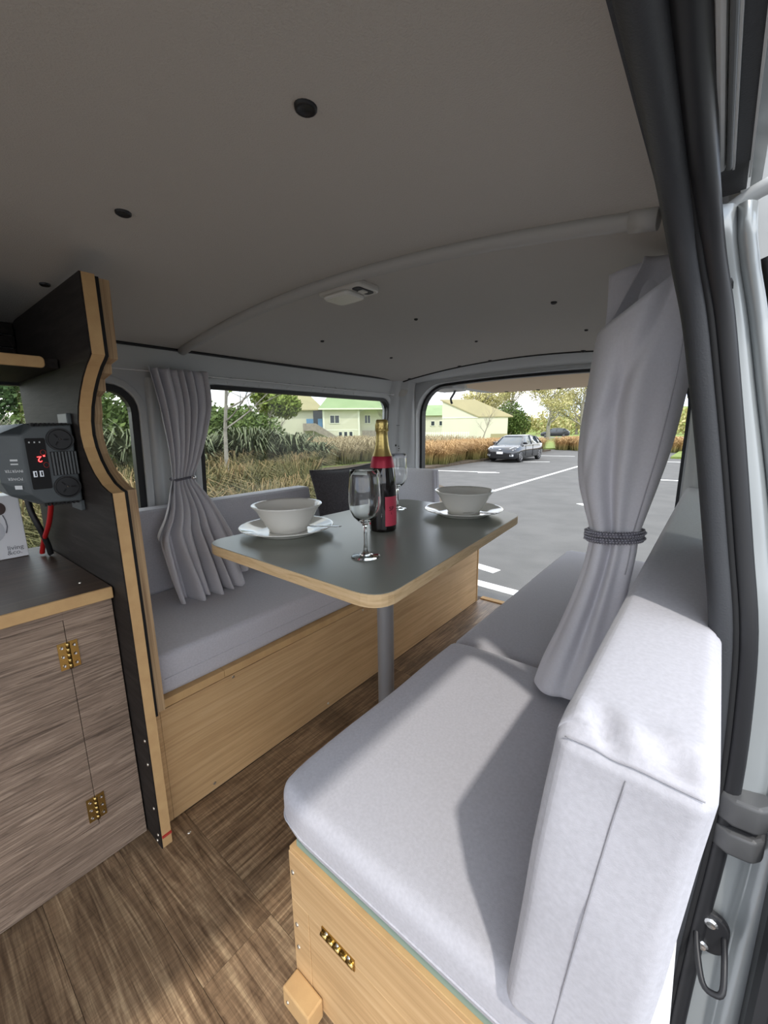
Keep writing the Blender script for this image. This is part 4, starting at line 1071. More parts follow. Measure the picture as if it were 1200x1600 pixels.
def right_c(u, v):
    t = 2 * PI * u
    c, s = math.cos(t), math.sin(t)
    zb = 0.446 - 0.012 * s
    if s < 0: zb = 0.446 + 0.014 * (1 + c)
    z = zb + (rim(c, s) - zb) * v
    lx, rx, ry = lerp_tab(LX, z), lerp_tab(RX, z), lerp_tab(RY, z)
    cx, hx = (lx + rx) / 2, (rx - lx) / 2
    low = max(0.0, 1 - abs(z - 0.79) / 0.35)
    # folds gather toward the tie
    fold = (0.10 * math.cos(4 * t + 0.9) + 0.06 * math.cos(7 * t + 2.0 + 2 * z)) * (0.5 + 1.2 * low)
    crease = -0.85 * low ** 0.7 * math.exp(-((t - 4.66 + 0.5 * max(0, z - 0.82)) / 0.20) ** 2)
    diag = -0.14 * math.exp(-((t - (4.05 + 1.15 * (z - 0.95) / 0.25)) / 0.17) ** 2) * (1 if z > 0.86 else max(0, (z - 0.80) / 0.06))
    f = 1 + fold * (0.75 if s < 0 else 1.0) + crease + diag
    y = 0.848 + ry * s * f + 0.012 * max(0, (1.0 - z)) 
    x = cx + hx * c * (1 + 0.35 * fold)
    return (x, y, z)
obj('cloth', MB().grid(right_c, 150, 90, cu=True), M['curtain'], parent=rcn, solid=0.0016, recalc=False)
us = 5.62 / (2 * PI)
obj('hem_seam', MB().tube([tuple(Vector(right_c(us, 0.34 + 0.6 * i / 30)) + Vector((0.0006, -0.0012, 0))) for i in range(31)], 0.0011, 5), mat('hem_thread', (0.43, 0.42, 0.45), 0.9), parent=rcn)
fl_ = MB().grid(lambda u, v: (-0.190 + 0.11 * u, 0.895 + 0.03 * u + 0.010 * math.sin(5 * u + 3 * v), 1.15 + (0.120 + 0.022 * u) * v), 20, 12)
obj('top_flap', fl_, M['curtain'], parent=rcn, solid=0.0016, recalc=False)
for q, dz in ((0.0, 0.0), (1.4, -0.0105)):
    pts = []
    for i in range(60):
        t = 2 * PI * i / 60
        pts.append((-0.1325 + 0.0455 * math.cos(t), 0.850 + 0.036 * math.sin(t), 0.806 + dz + 0.0045 * math.cos(t) + 0.0 * q))
    cd_ = obj('tie_cord', MB().tube(pts, 0.0052, 8, closed=True), M['cord'], parent=rcn)
    br = MB()
    for ph in (0, PI):
        br.tube([(p[0] + 0.0056 * math.cos(i * 2.1 + ph) * math.cos(2 * PI * i / 180), p[1] + 0.0056 * math.cos(i * 2.1 + ph) * math.sin(2 * PI * i / 180), p[2] + 0.0056 * math.sin(i * 2.1 + ph)) for i, p in enumerate([tuple(Vector(pts[k // 3]).lerp(Vector(pts[(k // 3 + 1) % 60]), (k % 3) / 3)) for k in range(180)])], 0.0016, 4, closed=True)
    obj('braid', br, mat('braid_pale', (0.36, 0.35, 0.39), 0.9), parent=cd_)
# ================================================================== outside
G = -0.75
M['asphalt'] = mat('asphalt', (0.092, 0.091, 0.088), 0.9, bump=(60, 0.4, 0.01), vary=((0.115, 0.113, 0.109), 2.0))
M['paintline'] = mat('road_paint', (0.78, 0.78, 0.76), 0.7, vary=((0.68, 0.68, 0.66), 8))
M['kerb'] = mat('kerb_concrete', (0.36, 0.35, 0.33), 0.9, vary=((0.28, 0.27, 0.26), 3))
M['lawn'] = mat('lawn', (0.15, 0.20, 0.04), 0.95, bump=(14, 0.8, 0.05), vary=((0.20, 0.25, 0.065), 0.6))
M['soil'] = mat('mulch', (0.06, 0.045, 0.03), 0.95, vary=((0.10, 0.075, 0.05), 5))
M['cream'] = mat('cream_wall', (0.60, 0.585, 0.45), 0.8, vary=((0.56, 0.55, 0.43), 0.4))
M['creamtrim'] = mat('cream_trim', (0.74, 0.74, 0.62), 0.7)
M['greenroof'] = mat('green_roof', (0.20, 0.285, 0.13), 0.6, vary=((0.24, 0.325, 0.16), 0.5))
M['tanroof'] = mat('tan_roof', (0.33, 0.29, 0.155), 0.7, vary=((0.29, 0.26, 0.14), 0.6))
M['winglass'] = mat('far_window_glass', (0.03, 0.04, 0.05), 0.1)
M['bluedoor'] = mat('blue_panel', (0.10, 0.22, 0.36), 0.5)
M['timber'] = mat('weathered_timber', (0.30, 0.26, 0.22), 0.9, vary=((0.22, 0.19, 0.16), 4))
M['bark'] = mat('pale_bark', (0.36, 0.33, 0.28), 0.9, bump=(20, 0.6, 0.02), vary=((0.22, 0.20, 0.17), 5))
M['darkbark'] = mat('dark_bark', (0.10, 0.085, 0.07), 0.9, bump=(20, 0.6, 0.02))
def leafmat(name, a, b, sc=1.5):
    m = mat(name, a, 0.7, vary=(b, sc)); bs = m.node_tree.nodes['Principled BSDF']
    bs.inputs['Specular IOR Level'].default_value = 0.3
    return m
M['leafpale'] = leafmat('spring_leaves', (0.40, 0.37, 0.14), (0.56, 0.50, 0.27))
M['leafmid'] = leafmat('green_leaves', (0.065, 0.11, 0.025), (0.14, 0.19, 0.05))
M['leaflime'] = leafmat('lime_leaves', (0.13, 0.185, 0.03), (0.24, 0.29, 0.07))
M['leafdark'] = leafmat('dark_leaves', (0.035, 0.075, 0.025), (0.09, 0.14, 0.045))
M['flaxleaf'] = leafmat('flax_leaves', (0.055, 0.075, 0.035), (0.22, 0.24, 0.14), 6)

gr = struct('floor_1', MB().box((-140, -60, G - 0.2), (80, 160, G)), M['asphalt'])
gr.name = 'floor_road'
def mark(x0, y0, x1, y1, w):
    a, b = Vector((x0, y0, 0)), Vector((x1, y1, 0)); d = (b - a).normalized(); s = Vector((-d.y, d.x, 0)) * w / 2
    mb = MB(); vs = [a - s, b - s, b + s, a + s]
    mb.add([(v.x, v.y, G + 0.001) for v in vs] + [(v.x, v.y, G + 0.006) for v in vs], [(3, 2, 1, 0), (4, 5, 6, 7), (0, 1, 5, 4), (1, 2, 6, 5), (2, 3, 7, 6), (3, 0, 4, 7)])
    return obj('painted_line', mb, M['paintline'], parent=gr)
mark(-4.77, 8.0, -4.77, 34.0, 0.13)
mark(-9.3, 14.85, -6.75, 15.5, 0.14); mark(-7.3, 15.0, -6.6, 15.45, 0.14)
mark(-7.75, 21.1, -6.6, 21.7, 0.14); mark(-9.2, 26.2, -6.6, 26.5, 0.14)
mark(-2.35, 4.70, -1.95, 4.62, 0.16); mark(-2.3, 4.16, -1.35, 4.10, 0.15)
mark(-2.35, 10.1, -1.9, 9.75, 0.15)
mark(-2.4, 24.4, 1.5, 25.0, 0.16); mark(-2.4, 16.0, 2.0, 16.6, 0.16)
mark(-4.6, 8.5, -4.2, 8.4, 0.02)
# kerbs and planted ground
bedL = [(-3.3, -8.0), (-3.3, 5.5), (-5.2, 9.5), (-9.7, 13.5), (-9.7, 32.0), (-13.5, 32.0), (-13.5, -8.0)]
tag(obj('planting_bed', MB().prism(bedL, lambda u, v, w: (u, v, w), G + 0.001, G + 0.10), M['soil']), 'mulched planting bed beyond the left side of the van', 'ground', kind='structure')
tag(obj('lawn_left', MB().box((-135, -55, G + 0.001), (-13.51, 150, G + 0.09)), M['lawn']), 'broad green lawn around the cream buildings', 'lawn', kind='structure').name = 'lawn'
tag(obj('lawn_far', MB().box((-13.49, 34.0, G + 0.001), (60, 150, G + 0.09)), M['lawn']), 'green lawn beyond the end of the car park', 'lawn', kind='structure').name = 'far_lawn'
tag(obj('side_lawn', MB().box((-1.9, 27.0, G + 0.001), (40, 33.9, G + 0.11)), M['lawn']), 'strip of lawn behind the right parking bays', 'lawn', kind='structure')
tag(obj('road_far', MB().box((-60, 66.0, G + 0.091), (40, 73, G + 0.105)), M['kerb']), 'pale road crossing the far lawn', 'road', kind='structure').name = 'far_road'

# ---- tussock grass: blades as real strips, one bed each
def tussocks(name, spots, label, seed, blades, h=(0.7, 1.1), w=0.007, mats=None, base=0.14):
    R = np.random.default_rng(seed)
    V = []; F = []
    for (cx, cy, cz, s) in spots:
        nb = blades
        a = R.uniform(0, 2 * PI, nb); hh = R.uniform(*h, nb) * s; ln = R.uniform(0.25, 0.85, nb) * s
        r0 = R.uniform(0, base, nb) * s
        wind = R.normal(0.18, 0.12, nb)
        for i in range(nb):
            ca, sa = math.cos(a[i]), math.sin(a[i])
            px, py = cx + ca * r0[i], cy + sa * r0[i]
            tx, ty = -sa * w * s, ca * w * s
            b = len(V)
            for k, (ff, zz, ww) in enumerate(((0.0, 0.0, 1.0), (0.18, 0.52, 1.0), (0.52, 0.86, 0.8), (1.0, 0.93 - 0.25 * ln[i], 0.15))):
                x = px + ca * ln[i] * ff + wind[i] * ff * 0.3; y = py + sa * ln[i] * ff + wind[i] * ff; z = cz + hh[i] * zz
                V.append((x - tx * ww, y - ty * ww, z)); V.append((x + tx * ww, y + ty * ww, z))
            for k in range(3): F.append((b + 2 * k, b + 2 * k + 1, b + 2 * k + 3, b + 2 * k + 2))
    mb = MB(); mb.v = V; mb.f = F; mb.s = [False] * len(F)
    o = obj(name, mb, mats, recalc=False)
    return tag(o, label, 'grass', kind='stuff')
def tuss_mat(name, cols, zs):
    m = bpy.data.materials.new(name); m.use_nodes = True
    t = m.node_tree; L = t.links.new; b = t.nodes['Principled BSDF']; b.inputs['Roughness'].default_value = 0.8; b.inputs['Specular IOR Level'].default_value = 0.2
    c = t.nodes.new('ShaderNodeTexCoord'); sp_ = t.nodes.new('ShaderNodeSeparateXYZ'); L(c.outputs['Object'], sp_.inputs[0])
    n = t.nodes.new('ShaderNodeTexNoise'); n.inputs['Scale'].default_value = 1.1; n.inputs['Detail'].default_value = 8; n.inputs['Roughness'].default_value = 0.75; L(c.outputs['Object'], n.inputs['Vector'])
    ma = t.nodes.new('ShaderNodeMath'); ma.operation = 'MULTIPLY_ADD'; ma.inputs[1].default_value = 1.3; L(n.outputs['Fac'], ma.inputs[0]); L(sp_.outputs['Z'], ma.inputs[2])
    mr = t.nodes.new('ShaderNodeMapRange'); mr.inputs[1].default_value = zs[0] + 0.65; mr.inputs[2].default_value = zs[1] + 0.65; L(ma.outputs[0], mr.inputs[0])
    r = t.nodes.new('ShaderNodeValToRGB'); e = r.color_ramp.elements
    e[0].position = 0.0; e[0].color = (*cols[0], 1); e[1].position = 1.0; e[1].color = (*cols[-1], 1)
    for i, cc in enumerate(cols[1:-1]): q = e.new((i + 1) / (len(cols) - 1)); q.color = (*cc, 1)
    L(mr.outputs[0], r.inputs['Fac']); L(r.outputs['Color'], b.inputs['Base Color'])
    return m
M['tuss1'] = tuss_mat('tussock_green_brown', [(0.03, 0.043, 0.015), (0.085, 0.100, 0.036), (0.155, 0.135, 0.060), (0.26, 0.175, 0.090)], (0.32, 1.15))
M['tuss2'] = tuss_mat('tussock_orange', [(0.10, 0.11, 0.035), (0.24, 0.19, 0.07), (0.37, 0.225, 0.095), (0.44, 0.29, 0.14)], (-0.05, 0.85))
S1 = []
for i in range(330):
    x = -3.9 - 9.0 * random.random() ** 1.3; y = -3.5 + 15.5 * random.random()
    if y > 4.0 and x > -3.9 - (y - 4.0) * 1.25: continue
    S1.append((x, y, G + 0.1, random.uniform(0.75, 1.2)))
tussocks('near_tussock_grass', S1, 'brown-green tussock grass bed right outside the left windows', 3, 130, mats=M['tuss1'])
S2 = []
for i in range(170):
    S2.append((-9.95 - 3.0 * random.random(), 16.3 + 15.0 * random.random(), G + 0.1, random.uniform(0.8, 1.12)))
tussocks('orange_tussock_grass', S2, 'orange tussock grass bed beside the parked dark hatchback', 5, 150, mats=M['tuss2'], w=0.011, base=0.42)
S3 = []
for i in range(120):
    S3.append((-9.6 + 11.5 * random.random(), 33.2 + 2.2 * random.random(), G + 0.0, random.uniform(0.8, 1.15)))
tussocks('far_tussock_grass', S3, 'low tussock grass hedge behind the dark hatchback', 6, 120, mats=M['tuss2'], w=0.016, base=0.42)
S4 = []
for i in range(430):
    S4.append((-13.8 - 13.0 * random.random(), 7.0 + 21 * random.random(), G + 0.05, random.uniform(0.9, 1.35)))
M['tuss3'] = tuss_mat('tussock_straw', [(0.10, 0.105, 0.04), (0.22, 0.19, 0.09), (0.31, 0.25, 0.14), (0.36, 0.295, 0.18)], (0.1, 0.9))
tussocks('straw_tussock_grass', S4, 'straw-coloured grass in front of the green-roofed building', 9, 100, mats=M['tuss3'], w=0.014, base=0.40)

# ---- flax plants
def flax(x, y, n, h, seed, label):
    R = random.Random(seed)
    mb = MB()
    for i in range(n):
        a = R.uniform(0, 2 * PI); L_ = h * R.uniform(0.7, 1.1); le = R.uniform(0.25, 0.75) * h; w = R.uniform(0.028, 0.05)
        r0 = R.uniform(0, 0.25); ca, sa = math.cos(a), math.sin(a)
        vs = []
        for ff, zz, ww in ((0, 0, 0.7), (0.15, 0.45, 1.0), (0.42, 0.80, 0.95), (0.75, 0.97, 0.6), (1.0, 0.95 - R.uniform(0, 0.25), 0.08)):
            px = x + ca * (r0 + le * ff); py = y + sa * (r0 + le * ff); pz = G + 0.1 + L_ * zz
            vs += [(px - sa * w * ww, py + ca * w * ww, pz), (px + ca * 0.01, py + sa * 0.01, pz - 0.012 * ww), (px + sa * w * ww, py - ca * w * ww, pz)]
        mb.add(vs, [(3 * k + j, 3 * k + j + 1, 3 * k + j + 4, 3 * k + j + 3) for k in range(4) for j in (0, 1)], True)
    return tag(obj('flax_bush', mb, M['flaxleaf'], recalc=False), label, 'bush', 'flax bushes')
flax(-12.2, 6.2, 260, 1.5, 1, 'dark green flax bush just left of the thin tree trunk')
flax(-11.6, 7.6, 280, 1.7, 2, 'large flax bush right of the thin tree trunk')
flax(-11.4, 9.0, 240, 1.5, 3, 'flax bush in front of the lime-green bushy tree')
flax(-12.0, 10.6, 200, 1.15, 4, 'low flax bush beside the cream building wall')
flax(-11.8, 4.4, 240, 1.7, 5, 'flax bush seen low through the front left window')
flax(-12.6, 2.9, 220, 1.9, 6, 'flax bush below the dense round shrub')

# ---- trees
def tree(name, x, y, h, r, label, leaf=None, bark=None, crown=None, nleaf=3000, ls=0.12, seed=1, levels=3, spread=0.55, lean=(0, 0), first=0.35, nb=6, zb=G + 0.08, group=None, cat='tree', up=0.5):
    R = random.Random(seed)
    root = thing(name, (x, y, zb), label, cat, group)
    tips = []; mb = MB()
    def branch(p, d, L_, rad, lv):
        pts = [p.copy()]; q = p.copy(); dd = d.copy()
        n = 5
        for i in range(n):
            dd = (dd + Vector((R.gauss(0, 0.09), R.gauss(0, 0.09), 0.05))).normalized()
            q = q + dd * L_ / n; pts.append(q.copy())
        rr = [rad * (1 - 0.65 * i / n) for i in range(n + 1)]
        mb.tube(pts, rr, 7 if lv == 0 else 4, caps=False)
        if lv >= levels: tips.append(q); tips.append(pts[3]); return
        m = nb if lv == 0 else 4
        for i in range(m):
            t = first + (1 - first) * (i + R.random()) / m if lv == 0 else 0.3 + 0.7 * (i + R.random()) / m
            f = t * n; i0 = min(int(f), n - 1); pp = pts[i0].lerp(pts[i0 + 1], f - i0)
            a = R.uniform(0, 2 * PI)
            side = Vector((math.cos(a), math.sin(a), 0))
            nd = (dd * (1 - spread) + side * spread + Vector((0, 0, up * 0.3))).normalized()
            branch(pp, nd, L_ * R.uniform(0.38, 0.58) * (1.25 - 0.45 * t), rr[i0] * 0.55, lv + 1)
        tips.append(q)
    branch(Vector((0, 0, 0)), Vector((lean[0], lean[1], 1)).normalized(), h, r, 0)
    obj('trunk', mb, bark or M['bark'], parent=root, local=True, recalc=False)
    if leaf:
        V = []; F = []
        def leafq(p, s):
            a = Vector((R.gauss(0, 1), R.gauss(0, 1), R.gauss(0, 1))).normalized(); b = a.orthogonal().normalized(); c = a.cross(b)
            k = len(V)
            V.extend([p - b * s * 0.5 - c * s * 0.16, p + b * s * 0.1 - c * s * 0.32, p + b * s * 0.6, p + b * s * 0.1 + c * s * 0.32])
            F.append((k, k + 1, k + 2, k + 3))
        for i in range(nleaf):
            if crown:
                cx, cy, cz, ax_, ay_, az_ = R.choice(crown)
                d = Vector((R.gauss(0, 1), R.gauss(0, 1), R.gauss(0, 1))).normalized() * (R.random() ** 0.38)
                p = Vector((cx + d.x * ax_, cy + d.y * ay_, cz + d.z * az_))
            else:
                t = R.choice(tips); p = t + Vector((R.gauss(0, 1), R.gauss(0, 1), R.gauss(0, 1))) * (0.045 * h)
            leafq(p, ls * R.uniform(0.6, 1.3))
        m2 = MB(); m2.v = [tuple(v) for v in V]; m2.f = F; m2.s = [False] * len(F)
        obj('foliage', m2, leaf, parent=root, local=True, recalc=False)
    return root
# seen through the left windows
tree('young_tree', -9.0, 5.2, 4.2, 0.058, 'thin pale-barked young tree in front of the flax, seen through the long window', leaf=M['leaflime'], nleaf=260, ls=0.12, seed=4, levels=3, spread=0.75, first=0.38, nb=12)
tree('bushy_tree', -16.8, 12.5, 2.6, 0.12, 'lime-green bushy tree left of the green-roofed building', leaf=M['leaflime'], crown=[(0, 0, 3.0, 0.9, 0.9, 0.75), (0.4, 0.5, 2.8, 0.65, 0.65, 0.6), (-0.3, -0.3, 3.3, 0.7, 0.7, 0.6)], nleaf=3500, ls=0.18, seed=5, levels=2, spread=0.5)
tree('dense_shrub', -14.6, 4.6, 2.2, 0.1, 'dense round green shrub seen through the front left window', leaf=M['leafmid'], crown=[(0, 0, 2.0, 1.5, 1.5, 1.5), (0.3, 1.0, 1.6, 1.2, 1.2, 1.2), (-0.4, -0.9, 1.7, 1.2, 1.2, 1.2)], nleaf=7000, ls=0.16, seed=6, levels=2, cat='shrub')
tree('dense_shrub', -15.0, 7.6, 1.8, 0.1, 'dense green shrub behind the flax bushes', leaf=M['leafmid'], crown=[(0, 0, 1.6, 1.4, 1.4, 1.4), (0.3, 1.4, 1.4, 1.2, 1.2, 1.2), (-0.4, 2.8, 1.3, 1.3, 1.3, 1.2)], nleaf=7000, ls=0.16, seed=16, levels=2, cat='shrub')
tree('conifer', -19.4, 4.3, 7.0, 0.22, 'dark evergreen with a grey trunk seen above the inverter', leaf=M['leafdark'], bark=M['bark'], crown=[(0.2, -1.0, 3.0, 1.2, 1.2, 0.7), (0.2, -0.7, 4.4, 1.3, 1.5, 0.7), (0, 1.2, 3.2, 1.2, 1.0, 1.4), (0.3, -1.6, 1.4, 1.3, 1.3, 0.9), (0, 0.4, 5.8, 1.6, 1.8, 0.8)], nleaf=6000, ls=0.2, seed=8, levels=2, spread=0.8, nb=9)
tree('round_shrub', -16.8, 2.2, 1.8, 0.09, 'yellow-green shrub at the far left above the white box', leaf=M['leaflime'], crown=[(0, 0, 1.1, 1.2, 1.2, 0.8), (0.2, -1.2, 1.0, 1.3, 1.3, 0.8)], nleaf=4000, ls=0.15, seed=9, levels=2, cat='shrub')
tree('background_tree', -46, 20, 5.2, 0.3, 'hazy row tree on the skyline behind the flax', leaf=M['leafmid'], crown=[(0, k * 4 - 10, 2.6, 2.5, 3.0, 1.6 + 0.3 * (k % 3)) for k in range(6)], nleaf=6000, ls=0.5, seed=10, levels=2)
tree('bare_tree', -31.5, 40.5, 4.8, 0.07, 'bare sapling in front of the green roof', seed=12, levels=3, spread=0.55, bark=M['darkbark'], nb=8)
# seen through the open tailgate
tree('bare_tree', -22.3, 47.0, 3.3, 0.08, 'small leafless tree in front of the gabled cream building', seed=22, levels=3, spread=0.5, bark=M['timber'], nb=9, first=0.2)
tree('evergreen_tree', -23.0, 56.5, 4.0, 0.2, 'rounded dark green tree right of the gabled building', leaf=M['leafmid'], crown=[(0, 0, 3.0, 2.0, 2.0, 2.3), (0.9, 0.6, 2.2, 1.9, 1.9, 1.8), (-0.8, -0.5, 2.3, 1.7, 1.7, 1.8)], nleaf=6500, ls=0.3, seed=23, levels=2)
tree('spring_tree', -17.9, 57.6, 7.5, 0.28, 'tall pale-trunked tree with yellow spring leaves right of the dark hatchback', leaf=M['leafpale'], crown=None, nleaf=11000, ls=0.2, seed=24, levels=3, spread=0.68, first=0.2, nb=13)
tree('spring_tree', -15.2, 64.0, 8.0, 0.28, 'pale-trunked spring tree beside the edge of the right curtain', leaf=M['leafpale'], crown=None, nleaf=11000, ls=0.2, seed=25, levels=3, spread=0.68, first=0.2, nb=13)
tree('spring_tree', -36.5, 73.0, 8.6, 0.3, 'yellow-green tree rising behind the gabled building', leaf=M['leafpale'], crown=[(0, 0, 6.2, 3.2, 3.2, 2.6), (2.5, 1.5, 6.4, 2.6, 2.6, 2.2), (-3, -2, 4.6, 2.4, 2.4, 2.2)], nleaf=6000, ls=0.4, seed=26, levels=2)
tree('spring_tree', -29.0, 72.0, 8.5, 0.3, 'pale yellow tree between the gabled building and the dark green tree', leaf=M['leafpale'], nleaf=4500, ls=0.32, seed=27, levels=3, spread=0.55, nb=8)
tree('street_tree', -3.6, 40.0, 6.5, 0.2, 'tree on the lawn seen in the gap right of the curtain', leaf=M['leafpale'], nleaf=2500, ls=0.2, seed=28, levels=3, nb=8)
tree('background_tree', -24.0, 96.0, 7.0, 0.3, 'distant green trees on the hill behind the far car', leaf=M['leafpale'], crown=[(k * 5 - 12, k % 2, 2.6, 3.6, 3.0, 2.4 + 0.5 * (k % 3)) for k in range(9)], nleaf=6000, ls=0.6, seed=29, levels=2)
hl = MB().grid(lambda u, v: (-110 + 130 * u, 110 + 40 * v, G + 0.0 + (6.5 * math.sin(PI * min(1, v * 1.1)) * (0.75 + 0.25 * math.sin(9 * u + 1)))), 30, 10)
tag(obj('hill', hl, M['lawn'], recalc=False), 'low green hill on the horizon', 'hill', kind='structure')

# ---- buildings
def frame_win(parent, c, ux, w, h, n, m=None, mull=1):
    c, ux, n = Vector(c), Vector(ux).normalized(), Vector(n).normalized(); Rm = Matrix((ux, n, Vector((0, 0, 1)))).transposed()
    win = obj('window', MB().obox(c + n * 0.02, (w, 0.06, h), Rm), M['winglass'], parent=parent)
    fr = MB()
    for s in (-1, 1):
        fr.obox(c + ux * s * w / 2 + n * 0.04, (0.09, 0.08, h + 0.1), Rm); fr.obox(c + Vector((0, 0, s * h / 2)) + n * 0.04, (w + 0.1, 0.08, 0.09), Rm)
    for k in range(mull): fr.obox(c + ux * (-w / 2 + w * (k + 1) / (mull + 1)) + n * 0.04, (0.08, 0.08, h), Rm)
    obj('frame', fr, M['creamtrim'], parent=win)
    return win
# hall with the green roof, set out along its front wall A -> B
A, B = Vector((-48.5, 31.5, 0)), Vector((-34.8, 46.5, 0))
ux = (B - A).normalized(); nn = Vector((ux.y, -ux.x, 0))      # nn looks toward the van
Lh = (B - A).length; Z0 = G + 0.08
hall = thing('hall_building', ((A.x + B.x) / 2, (A.y + B.y) / 2, Z0), 'two-storey cream hall with a green metal roof seen through the long left window', 'building')
fh = lambda u, v, w: tuple(A + ux * u - nn * v + Vector((0, 0, w)))
WH = 4.35
obj('wall', MB().prism([(2.0, 0), (Lh + 1.0, 0), (Lh + 1.0, 9), (2.0, 9)], fh, Z0, Z0 + WH), M['cream'], parent=hall)
obj('front_bay', MB().prism([(10.0, -1.2), (14.8, -1.2), (14.8, 0.02), (10.0, 0.02)], fh, Z0, Z0 + WH), M['cream'], parent=hall)
def gable_roof(u0, u1, v0, v1, z0, h, m, nm='roof', hip=0.0):
    vm = (v0 + v1) / 2
    pts = [fh(u0, v0, z0), fh(u1, v0, z0), fh(u1, v1, z0), fh(u0, v1, z0), fh(u0 + hip, vm, z0 + h), fh(u1 - hip, vm, z0 + h)]
    pts += [(p[0], p[1], p[2] - 0.12) for p in pts[:4]]
    return obj(nm, MB().add(pts, [(0, 1, 5, 4), (2, 3, 4, 5), (1, 2, 5), (3, 0, 4), (9, 8, 7, 6), (0, 6, 7, 1), (1, 7, 8, 2), (2, 8, 9, 3), (3, 9, 6, 0)]), m, parent=hall)
ro = gable_roof(9.4, Lh + 1.6, -1.8, 9.5, Z0 + WH, 2.9, M['greenroof'], hip=2.2)
gable_roof(1.4, 10.2, -0.7, 9.5, Z0 + WH - 0.05, 2.7, M['tanroof'], 'side_roof', hip=2.4)
obj('gutter', MB().prism([(9.4, -1.95), (Lh + 1.6, -1.95), (Lh + 1.6, -1.78), (9.4, -1.78)], fh, Z0 + WH - 0.14, Z0 + WH + 0.04), M['creamtrim'], parent=hall)
for u in (10.05, 14.7):
    obj('corner_board', MB().prism([(u - 0.12, -1.26), (u + 0.12, -1.26), (u + 0.12, -1.0), (u - 0.12, -1.0)], fh, Z0, Z0 + WH - 0.1), M['creamtrim'], parent=hall)
obj('floor_band', MB().prism([(10.0, -1.23), (14.8, -1.23), (14.8, -1.2), (10.0, -1.2)], fh, Z0 + 1.55, Z0 + 1.68), M['creamtrim'], parent=hall)
frame_win(hall, fh(11.5, -1.2, Z0 + 3.0), ux, 1.25, 1.05, nn); frame_win(hall, fh(16.0, 0.0, Z0 + 3.0), ux, 0.8, 1.1, nn)
for u in (12.2, 12.9, 13.6): frame_win(hall, fh(u, -1.2, Z0 + 0.85), ux, 0.5, 1.1, nn, mull=0)
obj('entry_recess', MB().prism([(8.7, -0.04), (9.95, -0.04), (9.95, 0.0), (8.7, 0.0)], fh, Z0 + 2.0, Z0 + WH - 0.1), M['winglass'], parent=hall)
obj('entry_panel', MB().prism([(7.8, -0.9), (8.7, -0.9), (8.7, -0.84), (7.8, -0.84)], fh, Z0 + 2.1, Z0 + 3.1), M['bluedoor'], parent=hall)
obj('entry_panel', MB().prism([(9.3, -0.9), (9.9, -0.9), (9.9, -0.84), (9.3, -0.84)], fh, Z0 + 1.4, Z0 + 3.1), M['bluedoor'], parent=hall)
obj('stair_landing', MB().prism([(7.4, -1.3), (9.2, -1.3), (9.2, -0.02), (7.4, -0.02)], fh, Z0 + 1.55, Z0 + 1.75), M['timber'], parent=hall)
sv = MB().prism([(8.7, 1.55), (12.0, -0.05), (12.0, 0.55), (9.0, 2.5), (7.35, 2.5), (7.35, 1.55)], lambda u, v, w: fh(u, w, Z0 + max(v, 0)), -1.75, -1.62)
obj('stair_side', sv, M['timber'], parent=hall)
for i in range(8):
    obj('step', MB().prism([(9.0 + i * 0.37, -1.62), (9.42 + i * 0.37, -1.62), (9.42 + i * 0.37, -1.25), (9.0 + i * 0.37, -1.25)], fh, Z0 + 1.45 - i * 0.19, Z0 + 1.52 - i * 0.19), M['timber'], parent=hall)
for u in (7.45, 8.7): obj('stair_post', MB().prism([(u - 0.06, -1.7), (u + 0.06, -1.7), (u + 0.06, -1.58), (u - 0.06, -1.58)], fh, Z0, Z0 + 1.6), M['timber'], parent=hall)
for i in range(5):
    u = 15.2 + i * 0.5
    obj('fence_board', MB().prism([(u, -0.6), (u + 0.46, -0.6), (u + 0.46, -0.56), (u, -0.56)], fh, Z0, Z0 + 1.5), M['timber'], parent=hall)
# gabled cream building
gb_ = thing('gabled_building', (-25.2, 49.0, Z0), 'cream building with a steep tan mono-gable roof seen through the open tailgate', 'building')
A2, B2, C2 = Vector((-27.9, 46.6, 0)), Vector((-24.0, 48.8, 0)), Vector((-21.2, 51.6, 0))
u2 = (B2 - A2).normalized()
# gable wall A2->B2, long wall B2->C2
D2 = A2 + (C2 - B2)
def q(p, z): return (p.x, p.y, z)
hA, hB = 5.1, 3.1
obj('wall', MB().add([q(A2, Z0), q(B2, Z0), q(C2, Z0), q(D2, Z0), q(A2, Z0 + hA), q(B2, Z0 + hB), q(C2, Z0 + hB), q(D2, Z0 + hA)], [(0, 1, 5, 4), (1, 2, 6, 5), (2, 3, 7, 6), (3, 0, 4, 7), (4, 5, 6, 7)]), M['cream'], parent=gb_)
e = (B2 - A2).normalized() * 0.35; e2 = (C2 - B2).normalized() * 0.3
sl_ = (hA - hB) / (B2 - A2).length * 0.35
P4 = [q(A2 - e2, Z0 + hA + 0.02), q(B2 + e - e2, Z0 + hB - sl_ + 0.02), q(C2 + e + e2, Z0 + hB - sl_ + 0.02), q(D2 + e2, Z0 + hA + 0.02)]
obj('roof', MB().add(P4 + [(a, b, c + 0.14) for a, b, c in P4], [(3, 2, 1, 0), (4, 5, 6, 7), (0, 1, 5, 4), (1, 2, 6, 5), (2, 3, 7, 6), (3, 0, 4, 7)]), M['tanroof'], parent=gb_)
n2 = Vector((u2.y, -u2.x, 0))
obj('joint_strip', MB().add([q(A2 + n2 * 0.03, Z0 + 2.9), q(B2 + n2 * 0.03, Z0 + 2.9), q(B2 + n2 * 0.03, Z0 + 3.0), q(A2 + n2 * 0.03, Z0 + 3.0)], [(0, 1, 2, 3)]), M['creamtrim'], parent=gb_, solid=0.04)
